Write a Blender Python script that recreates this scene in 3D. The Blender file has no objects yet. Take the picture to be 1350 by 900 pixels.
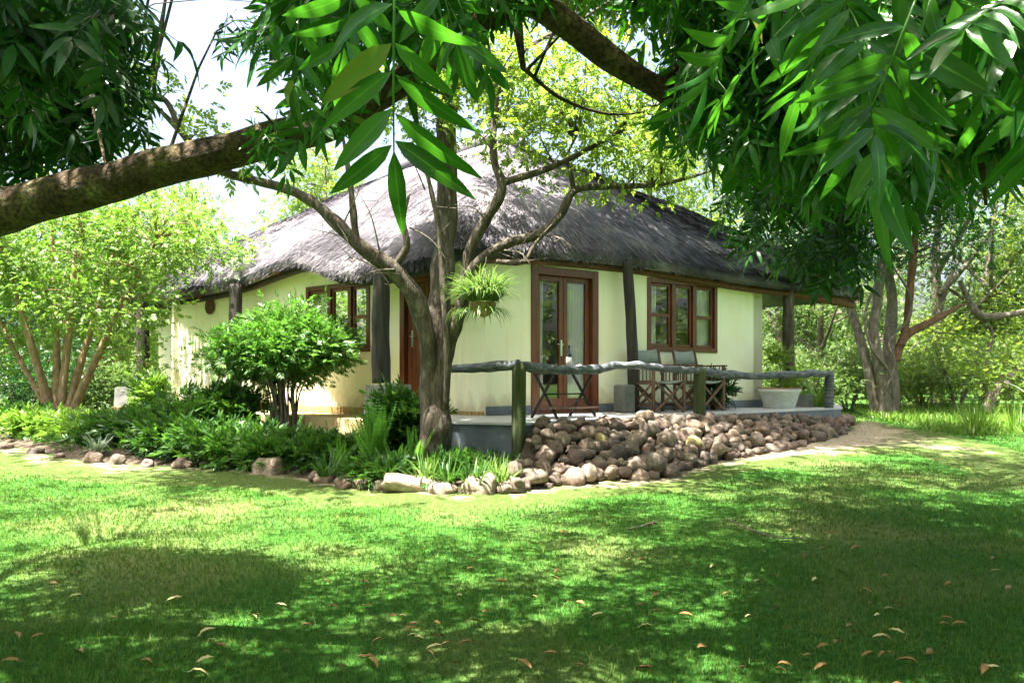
import bpy, math, random
import numpy as np
from mathutils import Vector, Matrix, noise

SC = bpy.context.scene
COL = SC.collection
random.seed(11)
RNG = np.random.default_rng(7)
R = math.radians

# ------------------------------------------------------------------ camera
EYE = 1.15
F = 1000.0
cam_data = bpy.data.cameras.new('camera')
cam_data.sensor_width = 36.0
cam_data.lens = 36.0 * F / 1350.0
cam_data.shift_y = 48.0 / 1350.0
cam_data.clip_start = 0.05
cam_data.clip_end = 2000
cam = bpy.data.objects.new('camera', cam_data)
cam.location = (0, 0, EYE)
cam.rotation_euler = (R(90), 0, 0)
COL.objects.link(cam)
SC.camera = cam

# ------------------------------------------------------------------ light
SUN_EL = 73.0
SX, SY = -0.74, -0.67               # horizontal direction towards the sun
world = bpy.data.worlds.new('World')
SC.world = world
world.use_nodes = True
wn = world.node_tree
wn.nodes.clear()
sky = wn.nodes.new('ShaderNodeTexSky')
sky.sky_type = 'NISHITA'
sky.sun_disc = False
sky.sun_elevation = R(SUN_EL)
sky.sun_rotation = math.atan2(SX, SY)
sky.air_density = 1.0
sky.dust_density = 8.0
sky.ozone_density = 0.3
bg = wn.nodes.new('ShaderNodeBackground')
bg.inputs['Strength'].default_value = 0.065
wo = wn.nodes.new('ShaderNodeOutputWorld')
wn.links.new(sky.outputs[0], bg.inputs[0])
wn.links.new(bg.outputs[0], wo.inputs[0])
sun_data = bpy.data.lights.new('sun', 'SUN')
sun_data.energy = 5.0
sun_data.angle = R(0.53)
sun_data.color = (1.0, 0.95, 0.86)
sun = bpy.data.objects.new('sun', sun_data)
COL.objects.link(sun)
ce = math.cos(R(SUN_EL))
sdir = Vector((SX * ce, SY * ce, math.sin(R(SUN_EL)))).normalized()
sun.rotation_euler = sdir.to_track_quat('Z', 'Y').to_euler()
sun.location = sdir * 60
vs = SC.view_settings
vs.view_transform = 'Standard'
vs.look = 'None'
vs.gamma = 1.0
vs.use_curve_mapping = False
vs.exposure = 3.15
SC.cycles.max_bounces = 8
SC.cycles.diffuse_bounces = 4
SC.cycles.glossy_bounces = 3
SC.cycles.transmission_bounces = 5
SC.cycles.transparent_max_bounces = 8
SC.cycles.use_denoising = True


# ------------------------------------------------------------------ helpers
def at(px, py, y):
    return Vector(((px - 675) / F * y, y, EYE - (py - 498) / F * y))


def sstep(a, b, x):
    t = np.clip((x - a) / (b - a), 0, 1)
    return t * t * (3 - 2 * t)


def gh(x, y):
    """height of the terrain"""
    return 0.20 * sstep(7.5, 14.0, y) + 0.12 * sstep(14, 24, y) + 0.012 * np.sin(x * 0.9 + 1) * np.cos(y * 0.7)


def gat(px, py):
    """the ground point seen at a pixel"""
    lo, hi = 1.0, 80.0
    for _ in range(50):
        m = (lo + hi) / 2
        if EYE - (py - 498) / F * m > gh((px - 675) / F * m, m):
            lo = m
        else:
            hi = m
    return Vector(((px - 675) / F * lo, lo, float(gh((px - 675) / F * lo, lo))))


def catmull(pts, n):
    """resample a list of vectors (any dimension) with a Catmull-Rom curve"""
    P = np.array([list(p) for p in pts], float)
    out = []
    m = len(P)
    for k in range(n):
        t = k / (n - 1) * (m - 1)
        i = min(int(t), m - 2)
        f = t - i
        p0, p1, p2, p3 = P[max(i - 1, 0)], P[i], P[i + 1], P[min(i + 2, m - 1)]
        out.append(0.5 * (2 * p1 + (p2 - p0) * f + (2 * p0 - 5 * p1 + 4 * p2 - p3) * f * f + (3 * p1 - p0 - 3 * p2 + p3) * f ** 3))
    return np.array(out)


class MB:
    """collects shapes, then links them as one mesh object"""
    def __init__(self, M=None):
        self.v, self.f, self.M = [], [], M

    def add(self, verts, faces):
        o = len(self.v)
        for p in verts:
            p = Vector(p)
            self.v.append(self.M @ p if self.M else p)
        self.f += [tuple(o + i for i in f) for f in faces]

    def box(self, x0, x1, y0, y1, z0, z1, b=0.0):
        if b <= 0:
            vs_ = [(x, y, z) for z in (z0, z1) for y in (y0, y1) for x in (x0, x1)]
            self.add(vs_, [(0, 2, 3, 1), (4, 5, 7, 6), (0, 1, 5, 4), (2, 6, 7, 3), (0, 4, 6, 2), (1, 3, 7, 5)])
        else:
            rings = []
            for z, i in ((z0, b), (z0 + b, 0), (z1 - b, 0), (z1, b)):
                X0, X1, Y0, Y1 = x0 + i, x1 - i, y0 + i, y1 - i
                rings.append([(X0 + b, Y0, z), (X1 - b, Y0, z), (X1, Y0 + b, z), (X1, Y1 - b, z), (X1 - b, Y1, z), (X0 + b, Y1, z), (X0, Y1 - b, z), (X0, Y0 + b, z)])
            vs_ = [p for r in rings for p in r]
            fs = [tuple(range(7, -1, -1)), tuple(range(24, 32))]
            for r in range(3):
                for k in range(8):
                    fs.append((r * 8 + k, r * 8 + (k + 1) % 8, (r + 1) * 8 + (k + 1) % 8, (r + 1) * 8 + k))
            self.add(vs_, fs)

    def bar(self, a, b, w, h=None, up=(0, 0, 1)):
        """rectangular bar from a to b"""
        a, b = Vector(a), Vector(b)
        h = h or w
        d = (b - a).normalized()
        u = Vector(up)
        if abs(d.dot(u)) > 0.98:
            u = Vector((1, 0, 0))
        s = d.cross(u).normalized()
        t = s.cross(d)
        vs_ = []
        for p in (a, b):
            for i, j in ((-1, -1), (1, -1), (1, 1), (-1, 1)):
                vs_.append(p + s * (i * w / 2) + t * (j * h / 2))
        self.add(vs_, [(3, 2, 1, 0), (4, 5, 6, 7), (0, 1, 5, 4), (1, 2, 6, 5), (2, 3, 7, 6), (3, 0, 4, 7)])

    def tube(self, pts, radii, sides=10, n=None, rough=0.0, seed=0, freq=6.0):
        """tapered tube through the points; rough wobbles the surface"""
        P = np.array([list(p) for p in pts], float)
        rr = np.array(radii if hasattr(radii, '__len__') else [radii] * len(P), float)
        if n:
            Q = catmull(np.column_stack([P, rr]), n)
            P, rr = Q[:, :3], Q[:, 3]
        m = len(P)
        T = np.gradient(P, axis=0)
        T /= np.linalg.norm(T, axis=1)[:, None] + 1e-9
        ref = np.array([0.31, 0.83, 0.2]) if abs(T[0] @ np.array([0.31, 0.83, 0.2])) < 0.85 else np.array([1.0, 0, 0])
        s = np.cross(T[0], ref)
        s /= np.linalg.norm(s)
        vs_ = []
        for i in range(m):
            s = s - T[i] * (s @ T[i])
            s /= np.linalg.norm(s) + 1e-9
            t = np.cross(T[i], s)
            for k in range(sides):
                a = 2 * math.pi * k / sides
                r = rr[i]
                d = s * math.cos(a) + t * math.sin(a)
                if rough:
                    q = P[i] + d * r
                    r *= 1 + rough * noise.noise(Vector((q[0] * freq + seed, q[1] * freq, q[2] * freq)))
                vs_.append(P[i] + d * r)
        fs = []
        for i in range(m - 1):
            for k in range(sides):
                fs.append((i * sides + k, i * sides + (k + 1) % sides, (i + 1) * sides + (k + 1) % sides, (i + 1) * sides + k))
        fs.append(tuple(range(sides - 1, -1, -1)))
        fs.append(tuple((m - 1) * sides + k for k in range(sides)))
        self.add([Vector(p) for p in vs_], fs)

    def lathe(self, prof, c=(0, 0, 0), sides=24):
        vs_, fs = [], []
        for r, z in prof:
            for k in range(sides):
                a = 2 * math.pi * k / sides
                vs_.append((c[0] + r * math.cos(a), c[1] + r * math.sin(a), c[2] + z))
        for i in range(len(prof) - 1):
            for k in range(sides):
                fs.append((i * sides + k, i * sides + (k + 1) % sides, (i + 1) * sides + (k + 1) % sides, (i + 1) * sides + k))
        fs.append(tuple(range(sides - 1, -1, -1)))
        fs.append(tuple((len(prof) - 1) * sides + k for k in range(sides)))
        self.add(vs_, fs)

    def prism(self, poly, z0, z1):
        n = len(poly)
        vs_ = [(p[0], p[1], z0) for p in poly] + [(p[0], p[1], z1) for p in poly]
        self.add(vs_, [tuple(range(n - 1, -1, -1)), tuple(range(n, 2 * n))] + [(i, (i + 1) % n, n + (i + 1) % n, n + i) for i in range(n)])

    def build(self, name, mat, parent=None, smooth=False):
        me = bpy.data.meshes.new(name)
        me.from_pydata([tuple(p) for p in self.v], [], self.f)
        return link(name, me, mat, parent, smooth)


def link(name, me, mat, parent=None, smooth=False):
    if mat:
        me.materials.append(mat)
    if smooth:
        me.polygons.foreach_set('use_smooth', [True] * len(me.polygons))
    me.update()
    o = bpy.data.objects.new(name, me)
    COL.objects.link(o)
    if parent is not None:
        o.parent = parent
        o.matrix_parent_inverse = parent.matrix_world.inverted() if False else Matrix.Translation(-Vector(parent.location)) @ Matrix.Identity(4)
    return o


def fast_mesh(name, verts, faces, mat, parent=None, smooth=False):
    """verts (N,3), faces (M,k): one polygon size, fast"""
    me = bpy.data.meshes.new(name)
    nv, (nf, k) = len(verts), faces.shape
    me.vertices.add(nv)
    me.vertices.foreach_set('co', np.ascontiguousarray(verts, dtype=np.float32).ravel())
    me.loops.add(nf * k)
    me.loops.foreach_set('vertex_index', np.ascontiguousarray(faces, dtype=np.int32).ravel())
    me.polygons.add(nf)
    me.polygons.foreach_set('loop_start', np.arange(0, nf * k, k, dtype=np.int32))
    me.polygons.foreach_set('loop_total', np.full(nf, k, dtype=np.int32))
    me.update(calc_edges=True)
    return link(name, me, mat, parent, smooth)


def tag(o, label=None, cat=None, group=None, kind=None):
    if label:
        o['label'] = label
    if cat:
        o['category'] = cat
    if group:
        o['group'] = group
    if kind:
        o['kind'] = kind
    return o


def empty(name, loc, label, cat, group=None, rz=0.0):
    o = bpy.data.objects.new(name, None)
    o.location = loc
    o.rotation_euler = (0, 0, rz)
    o.empty_display_size = 0.1
    COL.objects.link(o)
    return tag(o, label, cat, group)


def local(o, parent):
    """the mesh was modelled about the thing's own base"""
    o.parent = parent
    o.matrix_parent_inverse = Matrix.Identity(4)
    return o


def dup(root, loc, rz=0.0, sc=1.0, label=None, group=None):
    r = root.copy()
    COL.objects.link(r)
    r.location = loc
    r.rotation_euler = (root.rotation_euler[0], root.rotation_euler[1], rz)
    r.scale = (sc, sc, sc)
    if label:
        r['label'] = label
    if group:
        r['group'] = group
    for ch in list(root.children):
        c = ch.copy()
        COL.objects.link(c)
        c.parent = r
        for g in list(ch.children):
            d = g.copy()
            COL.objects.link(d)
            d.parent = c
    return r


# ------------------------------------------------------------------ materials
def new_mat(name):
    m = bpy.data.materials.new(name)
    m.use_nodes = True
    nt = m.node_tree
    nt.nodes.clear()
    out = nt.nodes.new('ShaderNodeOutputMaterial')
    return m, nt, out


def ramp(nt, fac, stops):
    r = nt.nodes.new('ShaderNodeValToRGB')
    el = r.color_ramp.elements
    while len(el) < len(stops):
        el.new(0.5)
    for e, (p, c) in zip(el, stops):
        e.position = p
        e.color = (*c, 1)
    nt.links.new(fac, r.inputs[0])
    return r.outputs[0]


def tex_noise(nt, scale, detail=4, stretch=None, coord='Object', rough=0.55):
    tc = nt.nodes.new('ShaderNodeTexCoord')
    src = tc.outputs[coord]
    if stretch:
        mp = nt.nodes.new('ShaderNodeMapping')
        mp.inputs['Scale'].default_value = stretch
        nt.links.new(src, mp.inputs[0])
        src = mp.outputs[0]
    n = nt.nodes.new('ShaderNodeTexNoise')
    n.inputs['Scale'].default_value = scale
    n.inputs['Detail'].default_value = detail
    n.inputs['Roughness'].default_value = rough
    nt.links.new(src, n.inputs['Vector'])
    return n.outputs['Fac']


def mixc(nt, fac, a, b, mode='MIX'):
    m = nt.nodes.new('ShaderNodeMix')
    m.data_type = 'RGBA'
    m.blend_type = mode
    for sock, val in ((m.inputs[0], fac), (m.inputs[6], a), (m.inputs[7], b)):
        if isinstance(val, (int, float)):
            sock.default_value = val
        elif isinstance(val, tuple):
            sock.default_value = (*val, 1)
        else:
            nt.links.new(val, sock)
    return m.outputs[2]


def bump(nt, h, strength, dist, prev=None):
    b = nt.nodes.new('ShaderNodeBump')
    b.inputs['Strength'].default_value = strength
    b.inputs['Distance'].default_value = dist
    nt.links.new(h, b.inputs['Height'])
    if prev:
        nt.links.new(prev, b.inputs['Normal'])
    return b.outputs[0]


def surf(name, stops, scale=6.0, rough=0.85, stretch=None, bs=0.4, bd=0.02, detail=5, spec=0.3, fine=None, objrand=None, coord='Object'):
    """a rough solid surface with a noise of colours and a bump"""
    m, nt, out = new_mat(name)
    p = nt.nodes.new('ShaderNodeBsdfPrincipled')
    n = tex_noise(nt, scale, detail, stretch, coord, 0.65)
    c = ramp(nt, n, stops)
    if fine:
        n2 = tex_noise(nt, fine[0], 3, stretch, coord)
        c = mixc(nt, fine[1], c, ramp(nt, n2, fine[2]), 'MULTIPLY')
    if objrand:
        oi = nt.nodes.new('ShaderNodeObjectInfo')
        c = mixc(nt, 1.0, c, ramp(nt, oi.outputs['Random'], objrand), 'MULTIPLY')
    nt.links.new(c, p.inputs['Base Color'])
    p.inputs['Roughness'].default_value = rough
    p.inputs['Specular IOR Level'].default_value = spec
    n3 = tex_noise(nt, scale * 3, 6, stretch, coord)
    if bs:
        nt.links.new(bump(nt, n3, bs, bd), p.inputs['Normal'])
    nt.links.new(p.outputs[0], out.inputs[0])
    return m


def leaf_mat(name, dark, mid, light, trans=0.45, tcol=None, rough=0.45, spec=0.35, rib=None, patch=False):
    m, nt, out = new_mat(name)
    ge = nt.nodes.new('ShaderNodeNewGeometry')
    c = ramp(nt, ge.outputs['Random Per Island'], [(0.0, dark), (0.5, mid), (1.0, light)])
    p = nt.nodes.new('ShaderNodeBsdfPrincipled')
    if patch:
        c = mixc(nt, 1.0, c, ramp(nt, tex_noise(nt, 0.9, 5), [(0.38, (0.75, 0.9, 0.8)), (0.55, (1.0, 1.0, 1.0)), (0.70, (2.0, 1.25, 1.5))]), 'MULTIPLY')
    if rib:
        sp_ = ramp(nt, tex_noise(nt, 70, 3), [(0.70, (0, 0, 0)), (0.76, (0.8, 0.8, 0.8))])
        c = mixc(nt, sp_, c, (0.10, 0.07, 0.02))
        old = ramp(nt, ge.outputs['Random Per Island'], [(0.982, (0, 0, 0)), (0.988, (1, 1, 1))])
        c = mixc(nt, old, c, (0.15, 0.15, 0.025))
        ra = nt.nodes.new('ShaderNodeAttribute')
        ra.attribute_name = 'rib'
        c = mixc(nt, ramp(nt, ra.outputs['Fac'], [(0.86, (0, 0, 0)), (0.97, (1, 1, 1))]), c, rib)
        vn = tex_noise(nt, 40, 2)
        nt.links.new(bump(nt, vn, 0.25, 0.004), p.inputs['Normal'])
    nt.links.new(c, p.inputs['Base Color'])
    p.inputs['Roughness'].default_value = rough
    p.inputs['Specular IOR Level'].default_value = spec
    t = nt.nodes.new('ShaderNodeBsdfTranslucent')
    tc = mixc(nt, 0.65, c, tcol or tuple(min(1, x * 2.2) for x in (mid[0] * 1.5, mid[1] * 1.5, mid[2] * 0.6)))
    nt.links.new(tc, t.inputs[0])
    mx = nt.nodes.new('ShaderNodeMixShader')
    mx.inputs[0].default_value = trans
    nt.links.new(p.outputs[0], mx.inputs[1])
    nt.links.new(t.outputs[0], mx.inputs[2])
    nt.links.new(mx.outputs[0], out.inputs[0])
    return m


M = {}
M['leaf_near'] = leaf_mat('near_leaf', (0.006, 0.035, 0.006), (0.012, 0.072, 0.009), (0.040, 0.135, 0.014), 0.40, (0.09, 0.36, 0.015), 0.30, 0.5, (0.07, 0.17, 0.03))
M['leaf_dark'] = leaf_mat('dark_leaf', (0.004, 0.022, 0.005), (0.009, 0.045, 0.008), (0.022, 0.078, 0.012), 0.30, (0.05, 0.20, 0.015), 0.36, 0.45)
M['leaf_light'] = leaf_mat('light_leaf', (0.05, 0.11, 0.015), (0.12, 0.20, 0.025), (0.21, 0.29, 0.045), 0.5, (0.34, 0.50, 0.05), 0.5, 0.3)
M['leaf_bush'] = leaf_mat('bush_leaf', (0.035, 0.10, 0.012), (0.085, 0.17, 0.02), (0.20, 0.27, 0.05), 0.44, (0.20, 0.40, 0.035), 0.42, 0.4)
M['leaf_shrub'] = leaf_mat('shrub_leaf', (0.018, 0.075, 0.010), (0.042, 0.130, 0.015), (0.13, 0.225, 0.045), 0.38, (0.13, 0.34, 0.03), 0.36, 0.5)
M['leaf_wood'] = leaf_mat('woodland_leaf', (0.025, 0.065, 0.015), (0.065, 0.125, 0.025), (0.16, 0.22, 0.06), 0.42, (0.20, 0.33, 0.06), 0.5, 0.4)
M['leaf_bed'] = leaf_mat('bed_leaf', (0.010, 0.045, 0.010), (0.022, 0.080, 0.014), (0.07, 0.14, 0.025), 0.36, (0.10, 0.25, 0.02), 0.42, 0.35)
M['leaf_fern'] = leaf_mat('fern_leaf', (0.05, 0.16, 0.02), (0.08, 0.22, 0.03), (0.12, 0.28, 0.04), 0.45, (0.20, 0.46, 0.05), 0.45, 0.3)
M['leaf_blade'] = leaf_mat('blade_leaf', (0.06, 0.14, 0.03), (0.12, 0.22, 0.05), (0.22, 0.30, 0.11), 0.42, (0.28, 0.45, 0.08), 0.45, 0.3)
M['leaf_spider'] = leaf_mat('spider_leaf', (0.035, 0.085, 0.018), (0.075, 0.145, 0.03), (0.20, 0.25, 0.10), 0.38, (0.18, 0.32, 0.05), 0.45, 0.3)
M['leaf_grey'] = leaf_mat('grey_leaf', (0.14, 0.20, 0.13), (0.22, 0.29, 0.20), (0.30, 0.36, 0.27), 0.3, (0.3, 0.4, 0.25), 0.6, 0.2)
M['grass'] = leaf_mat('grass_blade', (0.007, 0.050, 0.005), (0.020, 0.090, 0.009), (0.17, 0.225, 0.05), 0.36, (0.19, 0.34, 0.03), 0.55, 0.22, None, True)
M['dead_leaf'] = surf('dead_leaf', [(0.3, (0.14, 0.070, 0.020)), (0.7, (0.33, 0.19, 0.06))], 20, 0.6, bs=0.2, bd=0.003)
M['pale_leaf'] = surf('pale_dead_leaf', [(0.3, (0.40, 0.30, 0.11)), (0.7, (0.58, 0.50, 0.25))], 20, 0.6, bs=0.2, bd=0.003)
M['red_leaf'] = surf('red_dead_leaf', [(0.3, (0.08, 0.034, 0.012)), (0.7, (0.17, 0.075, 0.025))], 20, 0.6, bs=0.2, bd=0.003)
M['bark'] = surf('bark', [(0.25, (0.026, 0.021, 0.016)), (0.5, (0.075, 0.060, 0.045)), (0.72, (0.17, 0.15, 0.115))], 5, 0.9, (3.2, 3.2, 0.7), 0.9, 0.03,
                 fine=(14, 0.6, [(0.3, (0.45, 0.45, 0.42)), (0.6, (1, 1, 1))]))
M['limb_bark'] = surf('limb_bark', [(0.3, (0.030, 0.018, 0.011)), (0.48, (0.075, 0.048, 0.025)), (0.62, (0.12, 0.09, 0.04)), (0.70, (0.24, 0.21, 0.11)), (0.80, (0.34, 0.33, 0.24))], 7, 0.9, None, 1.0, 0.045,
                      fine=(60, 0.85, [(0.38, (0.25, 0.23, 0.2)), (0.56, (1, 1, 1))]), detail=9)
M['pale_bark'] = surf('pale_bark', [(0.3, (0.055, 0.046, 0.036)), (0.55, (0.13, 0.11, 0.085)), (0.75, (0.25, 0.225, 0.18))], 7, 0.9, (2, 2, 1), 0.6, 0.015)
M['tan_bark'] = surf('tan_bark', [(0.3, (0.13, 0.085, 0.045)), (0.55, (0.26, 0.18, 0.10)), (0.75, (0.38, 0.30, 0.19))], 7, 0.9, (2, 2, 1), 0.6, 0.015)
M['red_bark'] = surf('red_bark', [(0.3, (0.08, 0.040, 0.026)), (0.6, (0.18, 0.095, 0.062)), (0.8, (0.30, 0.22, 0.16))], 6, 0.9, (2, 2, 1), 0.6, 0.02)
m, nt, out = new_mat('painted_plaster')
p = nt.nodes.new('ShaderNodeBsdfPrincipled')
c = ramp(nt, tex_noise(nt, 1.6, 5), [(0.3, (0.76, 0.735, 0.51)), (0.6, (0.80, 0.785, 0.58)), (0.8, (0.83, 0.815, 0.63))])
tc = nt.nodes.new('ShaderNodeTexCoord')
sx = nt.nodes.new('ShaderNodeSeparateXYZ')
nt.links.new(tc.outputs['Object'], sx.inputs[0])
mr = nt.nodes.new('ShaderNodeMapRange')
mr.inputs['From Min'].default_value = 0.62
mr.inputs['From Max'].default_value = 1.15
mr.inputs['To Min'].default_value = 0.62
mr.inputs['To Max'].default_value = 0.0
nt.links.new(sx.outputs['Z'], mr.inputs['Value'])
ad = nt.nodes.new('ShaderNodeMath')
ad.operation = 'ADD'
nt.links.new(mr.outputs[0], ad.inputs[0])
nt.links.new(tex_noise(nt, 5, 6, (1, 1, 0.6)), ad.inputs[1])
d_ = ramp(nt, ad.outputs[0], [(0.72, (0, 0, 0)), (1.0, (0.65, 0.65, 0.65))])
c = mixc(nt, d_, c, (0.44, 0.37, 0.24))
st_ = ramp(nt, tex_noise(nt, 4, 5, (2.5, 2.5, 0.12)), [(0.56, (0, 0, 0)), (0.75, (0.28, 0.28, 0.28))])
c = mixc(nt, st_, c, (0.50, 0.46, 0.30))
nt.links.new(c, p.inputs['Base Color'])
p.inputs['Roughness'].default_value = 0.9
p.inputs['Specular IOR Level'].default_value = 0.15
b1 = bump(nt, tex_noise(nt, 3.0, 4), 0.35, 0.03)
nt.links.new(bump(nt, tex_noise(nt, 45, 4), 0.15, 0.004, b1), p.inputs['Normal'])
nt.links.new(p.outputs[0], out.inputs[0])
M['wall'] = m
M['skirting'] = surf('dark_skirting_paint', [(0.3, (0.09, 0.11, 0.13)), (0.7, (0.16, 0.18, 0.21))], 4, 0.7, bs=0.2, bd=0.01)
M['concrete'] = surf('concrete', [(0.3, (0.30, 0.30, 0.29)), (0.6, (0.42, 0.42, 0.40)), (0.8, (0.5, 0.49, 0.46))], 3.5, 0.85, None, 0.35, 0.01,
                     fine=(30, 0.5, [(0.3, (0.7, 0.7, 0.7)), (0.6, (1, 1, 1))]))
M['base_concrete'] = surf('mossy_concrete', [(0.3, (0.10, 0.105, 0.09)), (0.55, (0.21, 0.21, 0.19)), (0.8, (0.32, 0.32, 0.30))], 5, 0.9, None, 0.4, 0.01)
M['dark_concrete'] = surf('dark_concrete', [(0.3, (0.08, 0.085, 0.08)), (0.7, (0.15, 0.15, 0.14))], 5, 0.9, None, 0.4, 0.01)
M['floor'] = surf('screed_floor', [(0.3, (0.36, 0.36, 0.36)), (0.7, (0.48, 0.48, 0.47))], 3, 0.6, None, 0.1, 0.005)
M['wood'] = surf('varnished_wood', [(0.3, (0.055, 0.016, 0.008)), (0.55, (0.12, 0.035, 0.015)), (0.8, (0.20, 0.07, 0.03))], 5, 0.38, (6, 6, 0.6), 0.15, 0.004, spec=0.5)
M['pole'] = surf('dark_pole_wood', [(0.3, (0.016, 0.014, 0.012)), (0.6, (0.045, 0.04, 0.034)), (0.8, (0.09, 0.08, 0.07))], 4, 0.85, (5, 5, 0.5), 0.6, 0.015)
M['beam'] = surf('brown_beam_wood', [(0.3, (0.05, 0.024, 0.012)), (0.7, (0.14, 0.065, 0.03))], 4, 0.8, (3, 3, 3), 0.4, 0.01)
M['rail'] = surf('weathered_rail_wood', [(0.28, (0.022, 0.026, 0.030)), (0.5, (0.075, 0.085, 0.095)), (0.68, (0.19, 0.20, 0.21)), (0.82, (0.36, 0.36, 0.34))], 5, 0.8, (1.3, 1.3, 5), 0.7, 0.015)
M['post'] = surf('mossy_post_wood', [(0.3, (0.018, 0.026, 0.010)), (0.55, (0.05, 0.065, 0.022)), (0.8, (0.11, 0.12, 0.05))], 5, 0.9, (7, 7, 0.35), 0.8, 0.02)
M['chair_wood'] = surf('chair_wood', [(0.3, (0.055, 0.028, 0.02)), (0.7, (0.18, 0.11, 0.075))], 6, 0.65, (4, 4, 0.6), 0.2, 0.004)
M['canvas'] = surf('grey_green_canvas', [(0.3, (0.165, 0.195, 0.175)), (0.7, (0.235, 0.27, 0.245))], 12, 0.95, None, 0.3, 0.003)
M['pot'] = surf('whitewashed_pot', [(0.3, (0.50, 0.50, 0.50)), (0.7, (0.70, 0.70, 0.68))], 6, 0.8, (1, 1, 3), 0.2, 0.004)
M['terracotta'] = surf('terracotta', [(0.3, (0.30, 0.14, 0.08)), (0.7, (0.42, 0.22, 0.13))], 8, 0.85, None, 0.3, 0.004)
M['soil'] = surf('soil', [(0.3, (0.030, 0.022, 0.015)), (0.6, (0.075, 0.055, 0.036)), (0.8, (0.13, 0.10, 0.065))], 9, 0.95, None, 0.8, 0.03)
M['brick'] = surf('brick_course', [(0.3, (0.30, 0.20, 0.08)), (0.7, (0.42, 0.30, 0.14))], 8, 0.9, None, 0.3, 0.005)
M['ochre'] = surf('ochre_plinth', [(0.3, (0.38, 0.27, 0.12)), (0.7, (0.50, 0.38, 0.19))], 4, 0.9, None, 0.3, 0.005)
M['basket'] = surf('woven_basket', [(0.35, (0.05, 0.022, 0.012)), (0.65, (0.15, 0.075, 0.04))], 26, 0.85, None, 0.8, 0.01)
M['coir'] = surf('coir_basket', [(0.35, (0.14, 0.09, 0.04)), (0.65, (0.32, 0.23, 0.12))], 26, 0.95, None, 0.9, 0.01)
M['steel'] = surf('brushed_steel', [(0.3, (0.55, 0.55, 0.55)), (0.7, (0.7, 0.7, 0.7))], 10, 0.3, bs=0)
M['steel'].node_tree.nodes['Principled BSDF'].inputs['Metallic'].default_value = 1.0
M['white'] = surf('white_cloth', [(0.3, (0.74, 0.74, 0.74)), (0.7, (0.82, 0.82, 0.81))], 8, 0.9, None, 0.1, 0.003)
M['bottle'] = surf('dark_bottle_glass', [(0.3, (0.012, 0.02, 0.014)), (0.7, (0.02, 0.03, 0.02))], 8, 0.1, bs=0, spec=0.6)
M['lamp_glass'] = surf('ochre_lamp_glass', [(0.3, (0.50, 0.36, 0.12)), (0.7, (0.62, 0.46, 0.18))], 8, 0.35, bs=0, spec=0.5)
STONE_RAND = [(0.0, (0.42, 0.40, 0.42)), (0.2, (1.05, 0.84, 0.74)), (0.4, (0.62, 0.60, 0.60)), (0.6, (1.35, 1.22, 1.08)), (0.8, (0.9, 0.74, 0.74)), (1.0, (0.7, 0.7, 0.66))]
M['stone'] = surf('river_stone', [(0.28, (0.070, 0.058, 0.046)), (0.5, (0.155, 0.130, 0.105)), (0.72, (0.29, 0.25, 0.205))], 6, 0.75, None, 0.5, 0.012,
                  fine=(38, 0.55, [(0.33, (0.45, 0.43, 0.42)), (0.6, (1, 1, 1))]), objrand=STONE_RAND)
M['pale_stone'] = surf('pale_stone', [(0.28, (0.20, 0.15, 0.11)), (0.5, (0.36, 0.29, 0.22)), (0.72, (0.52, 0.44, 0.36))], 5, 0.8, None, 0.6, 0.015,
                       fine=(30, 0.5, [(0.33, (0.5, 0.48, 0.46)), (0.6, (1, 1, 1))]), objrand=[(0, (0.75, 0.72, 0.70)), (1, (1.1, 1.05, 1.0))])
M['ochre_stone'] = surf('ochre_stone', [(0.28, (0.17, 0.14, 0.06)), (0.6, (0.30, 0.25, 0.11)), (0.8, (0.4, 0.34, 0.18))], 6, 0.75, None, 0.5, 0.012,
                        fine=(38, 0.5, [(0.33, (0.5, 0.48, 0.46)), (0.6, (1, 1, 1))]))

# thatch: streaks of old reed
m, nt, out = new_mat('weathered_thatch')
p = nt.nodes.new('ShaderNodeBsdfPrincipled')
ge = nt.nodes.new('ShaderNodeNewGeometry')
c1 = ramp(nt, tex_noise(nt, 1.4, 5), [(0.3, (0.058, 0.056, 0.068)), (0.5, (0.108, 0.104, 0.122)), (0.7, (0.235, 0.222, 0.235))])
c2 = ramp(nt, ge.outputs['Random Per Island'], [(0.0, (0.40, 0.38, 0.38)), (0.6, (0.95, 0.92, 0.92)), (1.0, (1.7, 1.6, 1.5))])
nt.links.new(mixc(nt, 1.0, c1, c2, 'MULTIPLY'), p.inputs['Base Color'])
p.inputs['Roughness'].default_value = 0.75
p.inputs['Specular IOR Level'].default_value = 0.25
nt.links.new(p.outputs[0], out.inputs[0])
M['thatch'] = m

# glass: clear with mirror-like reflections, more at a glance
m, nt, out = new_mat('window_glass')
tr = nt.nodes.new('ShaderNodeBsdfTransparent')
tr.inputs[0].default_value = (0.95, 0.97, 0.96, 1)
gl = nt.nodes.new('ShaderNodeBsdfGlossy')
gl.inputs['Roughness'].default_value = 0.015
lw = nt.nodes.new('ShaderNodeLayerWeight')
lw.inputs['Blend'].default_value = 0.35
ma = nt.nodes.new('ShaderNodeMath')
ma.operation = 'MULTIPLY_ADD'
ma.inputs[1].default_value = 0.55
ma.inputs[2].default_value = 0.10
nt.links.new(lw.outputs['Fresnel'], ma.inputs[0])
mx = nt.nodes.new('ShaderNodeMixShader')
nt.links.new(ma.outputs[0], mx.inputs[0])
nt.links.new(tr.outputs[0], mx.inputs[1])
nt.links.new(gl.outputs[0], mx.inputs[2])
nt.links.new(mx.outputs[0], out.inputs[0])
M['glass'] = m

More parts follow.
